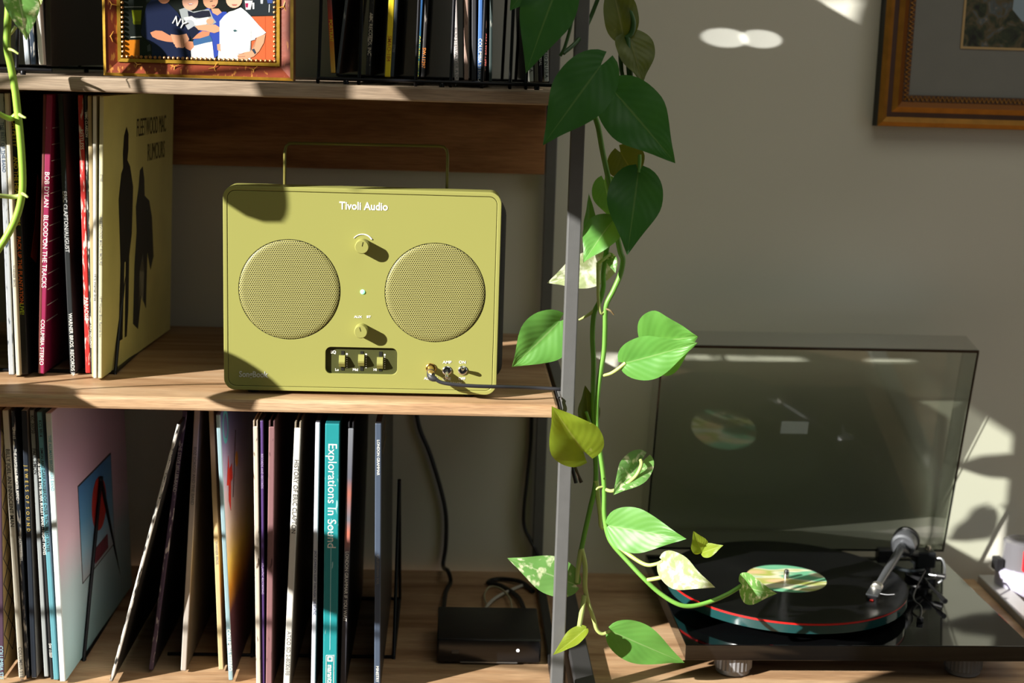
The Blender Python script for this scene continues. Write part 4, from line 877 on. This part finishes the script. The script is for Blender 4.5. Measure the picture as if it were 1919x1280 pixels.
# ================================================================== HANGING PLANTS
def leaf_mat(key, c1, c2, pale, amount, trans=.35, rough=.42):
    m = bpy.data.materials.new('leaf_'+key); m.use_nodes = True; nt = m.node_tree; N = nt.nodes; p = N['Principled BSDF']
    tc = N.new('ShaderNodeTexCoord'); uv = N.new('ShaderNodeSeparateXYZ'); nt.links.new(tc.outputs['UV'], uv.inputs[0])
    nz = N.new('ShaderNodeTexNoise'); nz.inputs['Scale'].default_value = 28; nz.inputs['Detail'].default_value = 4; nt.links.new(tc.outputs['Object'], nz.inputs['Vector'])
    mx = N.new('ShaderNodeMix'); mx.data_type = 'RGBA'; nt.links.new(nz.outputs[0], mx.inputs[0]); mx.inputs[6].default_value = col4(c1); mx.inputs[7].default_value = col4(c2)
    mp = N.new('ShaderNodeMapping'); mp.inputs['Scale'].default_value = (3.2, 9, 1); mp.inputs['Rotation'].default_value = (0, 0, .5); nt.links.new(tc.outputs['UV'], mp.inputs[0])
    n2 = N.new('ShaderNodeTexNoise'); n2.inputs['Scale'].default_value = 1.0; n2.inputs['Detail'].default_value = 5; n2.noise_dimensions = '4D'; nt.links.new(mp.outputs[0], n2.inputs['Vector'])
    oi = N.new('ShaderNodeObjectInfo')
    ml = N.new('ShaderNodeMath'); ml.operation = 'MULTIPLY'; ml.inputs[1].default_value = 20; nt.links.new(oi.outputs['Random'], ml.inputs[0]); nt.links.new(ml.outputs[0], n2.inputs['W'])
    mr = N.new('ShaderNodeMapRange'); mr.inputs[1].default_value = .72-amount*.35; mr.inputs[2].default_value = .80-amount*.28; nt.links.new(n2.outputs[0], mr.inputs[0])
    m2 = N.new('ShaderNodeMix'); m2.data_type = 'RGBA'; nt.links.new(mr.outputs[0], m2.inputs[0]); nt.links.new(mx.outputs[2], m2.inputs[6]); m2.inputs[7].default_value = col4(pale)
    # pale midrib
    ab = N.new('ShaderNodeMath'); ab.operation = 'ABSOLUTE'; sb = N.new('ShaderNodeMath'); sb.operation = 'SUBTRACT'; sb.inputs[1].default_value = .5
    nt.links.new(uv.outputs[0], sb.inputs[0]); nt.links.new(sb.outputs[0], ab.inputs[0])
    m3_ = N.new('ShaderNodeMapRange'); m3_.inputs[1].default_value = .010; m3_.inputs[2].default_value = .022; m3_.inputs[3].default_value = .30; m3_.inputs[4].default_value = 0; nt.links.new(ab.outputs[0], m3_.inputs[0])
    m4 = N.new('ShaderNodeMix'); m4.data_type = 'RGBA'; nt.links.new(m3_.outputs[0], m4.inputs[0]); nt.links.new(m2.outputs[2], m4.inputs[6]); m4.inputs[7].default_value = col4(pale)
    nt.links.new(m4.outputs[2], p.inputs['Base Color']); p.inputs['Roughness'].default_value = rough; p.inputs['Specular IOR Level'].default_value = .45
    # side veins as fine relief
    vv = N.new('ShaderNodeMath'); vv.operation = 'MULTIPLY_ADD'; vv.inputs[1].default_value = -.9; nt.links.new(ab.outputs[0], vv.inputs[0]); nt.links.new(uv.outputs[1], vv.inputs[2])
    vs_ = N.new('ShaderNodeMath'); vs_.operation = 'MULTIPLY'; vs_.inputs[1].default_value = 46; nt.links.new(vv.outputs[0], vs_.inputs[0])
    sn_ = N.new('ShaderNodeMath'); sn_.operation = 'SINE'; nt.links.new(vs_.outputs[0], sn_.inputs[0])
    ad_ = N.new('ShaderNodeMath'); ad_.operation = 'MULTIPLY_ADD'; ad_.inputs[1].default_value = .35; nt.links.new(sn_.outputs[0], ad_.inputs[0]); nt.links.new(nz.outputs[0], ad_.inputs[2])
    bp = N.new('ShaderNodeBump'); bp.inputs['Strength'].default_value = .14; bp.inputs['Distance'].default_value = .0012; nt.links.new(ad_.outputs[0], bp.inputs['Height']); nt.links.new(bp.outputs[0], p.inputs['Normal'])
    tr = N.new('ShaderNodeBsdfTranslucent'); hs = N.new('ShaderNodeHueSaturation'); hs.inputs['Hue'].default_value = .465; hs.inputs['Saturation'].default_value = 1.15; hs.inputs['Value'].default_value = 1.9
    nt.links.new(m4.outputs[2], hs.inputs['Color']); nt.links.new(hs.outputs[0], tr.inputs[0])
    ms = N.new('ShaderNodeMixShader'); ms.inputs[0].default_value = trans
    nt.links.new(p.outputs[0], ms.inputs[1]); nt.links.new(tr.outputs[0], ms.inputs[2]); nt.links.new(ms.outputs[0], N['Material Output'].inputs[0])
    return m
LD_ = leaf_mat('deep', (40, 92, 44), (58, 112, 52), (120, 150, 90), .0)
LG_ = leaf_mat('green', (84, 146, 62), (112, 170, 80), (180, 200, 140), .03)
LY_ = leaf_mat('lime', (120, 146, 40), (146, 164, 52), (200, 205, 120), .12, .45)
LV_ = leaf_mat('variegated', (96, 150, 74), (120, 168, 90), (214, 220, 180), .55)
LP_ = leaf_mat('pale', (150, 170, 110), (186, 196, 150), (226, 228, 206), .7, .4)
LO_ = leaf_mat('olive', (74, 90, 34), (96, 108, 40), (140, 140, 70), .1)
STG = M((108, 160, 66), .4, var=.12, vs=40); STP = M((176, 190, 112), .4, var=.15, vs=40); STD = M((52, 86, 40), .4, var=.12, vs=40)
def leaf(root, mat, b, t, wpx, Yb, Yt, fold=.25, tilt=0, bend=.12, lobe=.22, twist=0, peak=.34, asym=0, wav=.04):
    Pb, Pt = at(*b, Yb), at(*t, Yt); a = Pt-Pb; L = a.length; a.normalize()
    n0 = (EYE-Pb).normalized(); n = (n0-a*n0.dot(a)).normalized()
    wd = a.cross(n)
    rot = Matrix.Rotation(R(tilt), 3, a); wd = rot @ wd; n = rot @ n
    dist = (Pb-EYE).dot(FW); W = wpx*dist/FPX/2/max(.25, math.cos(R(tilt)))
    ns, nt_ = 18, 12; bm = bmesh.new(); uvl = bm.loops.layers.uv.new('UVMap'); grid = []; ph = random.random()*6
    pa = .46; pb = pa*(1-peak)/peak; nrm = peak**pa*(1-peak)**pb
    for i in range(ns+1):
        s = (i/ns)**1.35; row = []
        sh = max(s, .0015)
        h = W*(sh**pa*(1-min(sh, .999))**pb)/nrm
        # pointed drip tip
        q_ = min(max((s-.38)/.60, 0), 1); h *= 1-.42*q_*q_*(3-2*q_)
        for j in range(nt_+1):
            tt_ = -1+2*j/nt_; at_ = abs(tt_)
            y = L*s - lobe*W*1.6*(at_**1.3)*(1-s)**4
            x = tt_*h*(1+asym*tt_)
            z = fold*abs(x) - bend*L*s*s + wav*W*math.sin(5*s*3+ph+2*tt_)*at_ + bend*L*s - .35*fold*W*at_**3*(h/W)
            tw = R(twist)*s; cx_, sx__ = math.cos(tw), math.sin(tw)
            xx, zz = x*cx_-z*sx__, x*sx__+z*cx_
            row.append(bm.verts.new(Pb+a*y+wd*xx+n*zz))
        grid.append(row)
    for i in range(ns):
        for j in range(nt_):
            f = bm.faces.new((grid[i][j], grid[i][j+1], grid[i+1][j+1], grid[i+1][j]))
            for lp_, (ii, jj) in zip(f.loops, ((i, j), (i, j+1), (i+1, j+1), (i+1, j))): lp_[uvl].uv = (jj/nt_, (ii/ns)**1.35)
            f.smooth = True
    me = bpy.data.meshes.new('leaf'); bm.to_mesh(me); bm.free()
    o = link('leaf', me, None, mat); child(o, root); return o
def stem(root, pts, r, mat, name='stem', k=6):
    P = smooth_pts([at(*p) for p in pts], k); n = len(P)
    rs = r if not isinstance(r, tuple) else [r[0]+(r[1]-r[0])*i/(n-1) for i in range(n)]
    return child(obj(name, tube(P, rs, 10), mat, None, True), root)
def petiole(lf, root, pts, r, mat):
    o = stem(root, pts, r, mat, 'petiole', 5); o.parent = lf; o.matrix_parent_inverse = Matrix.Identity(4); return o

va = at(1150, -10, 0)
vine = thing('pothos_vine', 'trailing pothos vine with heart-shaped leaves hanging beside the front post', 'vine', va)
# stems
stem(vine, [(1150, -30, .03), (1174, 8, .03), (1187, 40, .03), (1184, 62, .03), (1174, 72, .03)], .0030, STD)
stem(vine, [(1176, 70, .03), (1178, 105, .03), (1182, 150, .03)], .0034, STD)
stem(vine, [(1174, 76, .03), (1164, 95, .03), (1165, 130, .03), (1168, 152, .02), (1155, 166, .0)], (.0026, .0020), STD)
stem(vine, [(1118, 150, .01), (1112, 200, .02), (1122, 240, .02), (1129, 280, .02), (1137, 318, .02), (1147, 365, .02), (1153, 405, .02), (1146, 430, .03), (1137, 470, .03), (1131, 510, .03), (1131, 540, .03), (1124, 565, .03), (1114, 588, .03), (1111, 630, .03), (1113, 680, .03), (1112, 730, .03), (1112, 780, .03), (1115, 830, .03), (1117, 900, .03), (1106, 955, .03), (1096, 1000, .028), (1090, 1030, .025)], .0029, STD if False else STG)
stem(vine, [(1153, 405, .02), (1157, 440, .02), (1163, 472, .02), (1168, 488, .02), (1163, 515, .02), (1150, 545, .02), (1136, 575, .02), (1134, 620, .02), (1132, 660, .02), (1124, 710, .02), (1119, 760, .02), (1119, 800, .02), (1125, 845, .02), (1131, 890, .02), (1133, 925, .02), (1133, 965, .018), (1139, 1000, .014), (1150, 1022, .008), (1175, 1050, .0), (1205, 1082, -.01), (1235, 1110, -.015), (1268, 1131, -.02), (1295, 1136, -.02), (1330, 1128, -.015), (1365, 1113, -.01), (1392, 1096, -.005)], (.0030, .0024), STG)
stem(vine, [(1117, 900, .03), (1121, 930, .03), (1125, 965, .03), (1126, 985, .03), (1132, 992, .03)], (.0032, .0016), STP)
stem(vine, [(1090, 1028, .025), (1097, 1060, .022), (1097, 1100, .02), (1103, 1130, .02), (1113, 1160, .02), (1119, 1180, .02), (1130, 1188, .02), (1144, 1182, .02)], (.0030, .0018), STP)
stem(vine, [(1090, 1030, .025), (1086, 1052, .024), (1083, 1072, .024), (1081, 1092, .022)], (.0034, .0022), STP)
stem(vine, [(1096, 1116, .02), (1091, 1145, .012), (1086, 1175, -.008)], (.0032, .0026), STP)
# long bare leaf stalk and aerial roots
stem(vine, [(1121, 492, .018), (1121, 520, .018), (1122, 560, .018), (1126, 586, .018), (1134, 584, .02)], .0018, STP, 'stalk')
stem(vine, [(1114, 582, .03), (1100, 592, .03), (1085, 600, .03)], (.0022, .001), STP, 'aerial_root')
stem(vine, [(1133, 578, .02), (1144, 582, .015), (1151, 590, .015)], (.0014, .0008), M((110, 92, 60), .6), 'aerial_root')
stem(vine, [(1133, 912, .02), (1122, 914, .018), (1118, 918, .018)], (.0016, .001), STP, 'aerial_root')
stem(vine, [(1075, 865, .02), (1083, 888, .03), (1090, 904, .03)], (.0014, .0022), M((54, 40, 30), .6), 'aerial_root')
stem(vine, [(1052, 0, -.01), (1072, 30, -.01), (1060, 85, -.01), (1050, 105, -.01)], .0018, STD)
stem(vine, [(1124, -10, .02), (1104, 40, .02), (1084, 75, .0), (1056, 100, -.01)], .0022, STD)
for q in (at(1150, -30, .03), at(1124, -10, .02)):      # up and over the edge of the topmost shelf into their pot
    child(obj('stem', tube(smooth_pts([q, q+Vector((.0, .0, .15)), Vector((.03, .02, .80)), Vector((.01, .04, .93)), Vector((-.06, .10, .965)), Vector((-.10, .14, .93))], 6), .0030, 8), STD, None, True), vine)
for lab, x in (('clay pot on the topmost shelf above the front post', -.11), ('clay pot on the topmost shelf above the left stem', -.66)):
    t = thing('plant_pot', lab, 'pot', (x, .15, .831), 'clay pots on the topmost shelf')
    obj('pot', lathe([(.05, .0005), (.07, .10), (.078, .102), (.078, .125), (.066, .125), (.062, .10), (.01, .098)], 32), M((150, 92, 66), .7, var=.1, vs=20), t, True)
    obj('soil', lathe([(.062, .108), (.03, .112), (.002, .113)], 24), M((40, 30, 24), .95, var=.3, vs=90, bump=.5), t, True)
# leaves in the shade at the top
V = vine
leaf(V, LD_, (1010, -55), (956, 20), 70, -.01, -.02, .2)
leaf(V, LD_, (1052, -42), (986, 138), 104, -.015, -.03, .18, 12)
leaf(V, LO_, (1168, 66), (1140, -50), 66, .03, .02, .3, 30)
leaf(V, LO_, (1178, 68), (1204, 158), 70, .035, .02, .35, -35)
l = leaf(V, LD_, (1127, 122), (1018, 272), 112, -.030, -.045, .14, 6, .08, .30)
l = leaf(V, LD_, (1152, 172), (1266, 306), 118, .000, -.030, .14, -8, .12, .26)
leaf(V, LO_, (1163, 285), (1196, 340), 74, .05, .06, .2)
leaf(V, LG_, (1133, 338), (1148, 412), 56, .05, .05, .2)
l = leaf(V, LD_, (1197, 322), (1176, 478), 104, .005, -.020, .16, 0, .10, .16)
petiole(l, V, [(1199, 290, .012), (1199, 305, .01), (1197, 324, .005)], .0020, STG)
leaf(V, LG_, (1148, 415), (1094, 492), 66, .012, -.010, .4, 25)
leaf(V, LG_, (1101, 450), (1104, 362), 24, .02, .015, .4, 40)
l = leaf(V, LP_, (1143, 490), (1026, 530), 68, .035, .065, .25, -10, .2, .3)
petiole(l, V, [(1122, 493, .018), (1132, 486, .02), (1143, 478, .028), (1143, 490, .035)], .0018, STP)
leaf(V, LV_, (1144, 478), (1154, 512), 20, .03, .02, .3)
# lit leaves
leaf(V, LG_, (1049, 602), (960, 688), 96, .030, .035, .42, -14, .08, .22)
l = leaf(V, LG_, (1172, 680), (1309, 642), 82, .012, -.030, .26, 10, .16, .20)
petiole(l, V, [(1131, 704, .02), (1145, 700, .018), (1158, 692, .014), (1173, 680, .012)], (.0018, .0022), STP)
leaf(V, LG_, (1214, 642), (1309, 630), 122, .03, .0, .30, 18, .1, .15)
leaf(V, LY_, (1094, 846), (1035, 761), 100, -.005, -.030, .5, -8, .10, .30)
l = leaf(V, LO_, (1104, 795), (1097, 722), 42, .03, .03, .35, 20)
petiole(l, V, [(1116, 812, .025), (1108, 798, .025), (1099, 772, .022)], .0018, STG)
l = leaf(V, LV_, (1200, 868), (1149, 928), 60, .02, -.01, .7, 0, .15, .55)
petiole(l, V, [(1135, 917, .02), (1148, 920, .012), (1170, 910, .0), (1192, 892, .0), (1202, 872, .004), (1201, 862, .014)], .0020, STP)
l = leaf(V, LG_, (1141, 985), (1287, 1010), 84, .010, -.040, .16, 6, .10, .10)
l = leaf(V, LP_, (1242, 1052), (1341, 1101), 64, -.03, -.075, .25, 18, .40, .16)
petiole(l, V, [(1144, 1010, .012), (1180, 1040, -.005), (1210, 1058, -.02), (1230, 1057, -.026), (1243, 1051, -.03)], (.0026, .0018), STP)
stem(V, [(1214, 1087, -.012), (1240, 1082, -.018), (1262, 1074, -.02), (1285, 1060, -.015)], (.0024, .0022), STP, 'stalk')
leaf(V, LY_, (1315, 1034), (1300, 995), 34, -.02, -.03, .3, 10, .1, .1)
leaf(V, LY_, (1316, 1036), (1356, 1022), 26, -.02, -.035, .3, -10, .1, .1)
l = leaf(V, LV_, (1390, 1094), (1457, 1112), 56, -.005, -.04, .3, 22, .55, .12)
leaf(V, LV_, (1080, 1096), (951, 1046), 72, .022, .03, .18, 0, .08, .14)
leaf(V, LY_, (1099, 1178), (1036, 1228), 30, -.010, -.025, .6, 30, -.15, .1)
leaf(V, LG_, (1144, 1182), (1283, 1242), 76, .02, .022, .22, 8, .10, .10)

vb = at(20, -10, -.08)
vin2 = thing('pothos_vine', 'pale pothos stem trailing down the left edge in front of the records', 'vine', vb)
YV = -.035
stem(vin2, [(21, -30, YV), (17, 10, YV), (14, 60, YV), (14, 90, YV), (22, 130, YV), (29, 170, YV), (33, 205, YV), (37, 240, YV), (41, 290, YV), (43, 340, YV), (40, 375, YV), (30, 410, YV), (12, 445, YV), (-8, 475, YV)], .0038, M((150, 190, 70), .4, var=.12, vs=40))
q = at(21, -30, YV)
child(obj('stem', tube(smooth_pts([q, q+Vector((-.005, 0, .15)), Vector((q.x, -.03, .78)), Vector((q.x-.01, .02, .955)), Vector((-.65, .10, .98)), Vector((-.66, .15, .935))], 6), .0036, 8), STG, None, True), vin2)
stem(vin2, [(34, 212, YV), (22, 222, YV), (8, 218, YV-.01), (-10, 208, YV-.02)], (.0030, .0026), M((150, 190, 70), .4, var=.12, vs=40))
stem(vin2, [(42, 366, YV), (25, 369, YV), (-8, 366, YV-.01)], (.0026, .0022), STP)
stem(vin2, [(36, 214, YV), (42, 218, YV-.01), (49, 221, YV-.012)], (.0020, .001), STP, 'aerial_root')
stem(vin2, [(41, 362, YV), (48, 366, YV-.01), (53, 370, YV-.012)], (.0020, .001), STP, 'aerial_root')
stem(vin2, [(14, 92, YV), (24, 94, YV-.01), (35, 101, YV-.012)], (.0018, .001), STP, 'aerial_root')
l = leaf(vin2, LV_, (32, -18), (50, 76), 62, YV, YV-.02, .35, -20, .15, .2)
petiole(l, vin2, [(19, 64, YV), (24, 58, YV), (30, 50, YV)], .0018, STP)
leaf(vin2, LY_, (62, -20), (62, 46), 40, YV+.01, YV, .3, 30)

# ================================================================== unseen plants added to dapple the sunlight
def shade_leaf(root, mat, u0, w0, u1, w1, width, k, fold=.10, lobe=.2, peak=.42, stalk=None):
    """an unseen leaf added for its shade: (u, w) is where its shadow falls on the front of the bookcase, k how far towards the sun it hangs"""
    A = Vector((u0, 0, w0))-SUN*k; B = Vector((u1, 0, w1))-SUN*k
    ax_ = B-A; ax_ = ax_-SUN*ax_.dot(SUN)*.6; L = ax_.length; a = ax_.normalized(); n = -SUN; n = (n-a*n.dot(a)).normalized(); wd = a.cross(n)
    ns, nt_ = 18, 10; bm = bmesh.new(); uvl = bm.loops.layers.uv.new('UVMap'); grid = []; W = width/2
    pa = .46; pb = pa*(1-peak)/peak; nrm = peak**pa*(1-peak)**pb
    for i in range(ns+1):
        s = (i/ns)**1.3; h = W*(max(s, .0015)**pa*(1-min(s, .999))**pb)/nrm; row = []
        for j in range(nt_+1):
            t = -1+2*j/nt_
            row.append(bm.verts.new(A+a*(L*s-lobe*W*1.6*(abs(t)**1.3)*(1-s)**4)+wd*(t*h)+n*(fold*abs(t)*h-.10*L*s*s)))
        grid.append(row)
    for i in range(ns):
        for j in range(nt_):
            f = bm.faces.new((grid[i][j], grid[i][j+1], grid[i+1][j+1], grid[i+1][j])); f.smooth = True
            for lp_, (ii, jj) in zip(f.loops, ((i, j), (i, j+1), (i+1, j+1), (i+1, j))): lp_[uvl].uv = (jj/nt_, (ii/ns)**1.3)
    me = bpy.data.meshes.new('leaf'); bm.to_mesh(me); bm.free(); o = link('leaf', me, None, mat); child(o, root)
    if stalk is not None:
        S_ = Vector(stalk); S_.z = min(max(A.z-.12, S_.z-.0), 9) if False else A.z-.10
        q = obj('petiole', tube(smooth_pts([S_, S_.lerp(A, .5)+Vector((0, 0, .03)), A], 6), .0035 if k > .6 else .002, 8), STD, None, True); q.parent = o
    return o
LB_ = leaf_mat('broad', (40, 84, 42), (52, 100, 50), (120, 150, 90), .0, .08)
PT = Vector((-1.48, -.44, -1.15))
pl = thing('shade_plant', 'added unseen broad-leaved plant in a clay pot, leaves placed to shade the shelves', 'plant', PT)
child(obj('pot', lathe([(.11, 0), (.15, .26), (.165, .27), (.165, .31), (.145, .31), (.14, .27), (.02, .26)], 32, PT), M((150, 92, 66), .7, var=.1, vs=20), None, True), pl)
child(obj('trunk', tube(smooth_pts([PT+Vector((0, 0, .2)), PT+Vector((.02, .01, .8)), PT+Vector((-.01, .02, 1.5)), PT+Vector((.02, 0, 2.3))], 8), [.014]*9+[.011]*8+[.008]*8, 10), M((96, 80, 56), .7), None, True), pl)
TK_ = (PT.x, PT.y, 0)
for u0, w0, u1, w1, wd_, k in ((-.215, .396, .17, .140, .085, .80), (-.05, .72, .085, .135, .20, .86), (.10, .70, .16, .13, .16, .88), (-.27, .685, -.57, .69, .105, .90), (-.20, .73, -.43, .735, .090, .94), (-.395, .80, -.57, .80, .05, .92), (-.03, .86, -.24, .66, .16, .90),
                              (-.305, .475, -.272, .243, .062, .78), (.18, .84, .10, .40, .20, .90), (.36, -.36, .72, -.18, .22, 1.5)):
    shade_leaf(pl, LB_, u0, w0, u1, w1, wd_, k, stalk=TK_)
# added unseen strand of the left vine, its leaves placed to shade the shelves
SX2 = Vector((-.98, -.20, 0))
child(obj('stem', tube(smooth_pts([Vector((-.68, .14, .935)), Vector((-.76, .06, .98)), Vector((-.88, -.08, .90)), SX2+Vector((0, .02, .62)), SX2+Vector((.01, .01, .4)), SX2+Vector((-.01, 0, .2)), SX2+Vector((.005, 0, 0)), SX2+Vector((0, -.01, -.3))], 6), .0036, 8), STG, None, True), vin2)
for u0, w0, u1, w1, wd_, k in ((-.390, .318, -.376, .211, .043, .40), (-.432, .066, -.328, -.018, .047, .40), (-.66, .0, -.515, -.036, .060, .32), (-.68, .015, -.40, -.105, .100, .38), (-.335, -.165, -.145, -.235, .085, .72)):
    shade_leaf(vin2, LG_, u0, w0, u1, w1, wd_, k, peak=.62 if w0 > .3 else .42, lobe=0 if w0 > .3 else .2, stalk=(SX2.x, SX2.y, 0))
for u0, w0, u1, w1 in ((-.525, .350, -.488, .305), (-.455, .350, -.445, .305)):  # unseen stems added to cast thin shadow stripes on the upper shelf
    A = Vector((u0, 0, w0))-SUN*.5; B = Vector((u1, 0, w1))-SUN*.5
    child(obj('stem', tube([A+(A-B)*1.5, A, B], .0030, 8), STG, None, True), vin2)
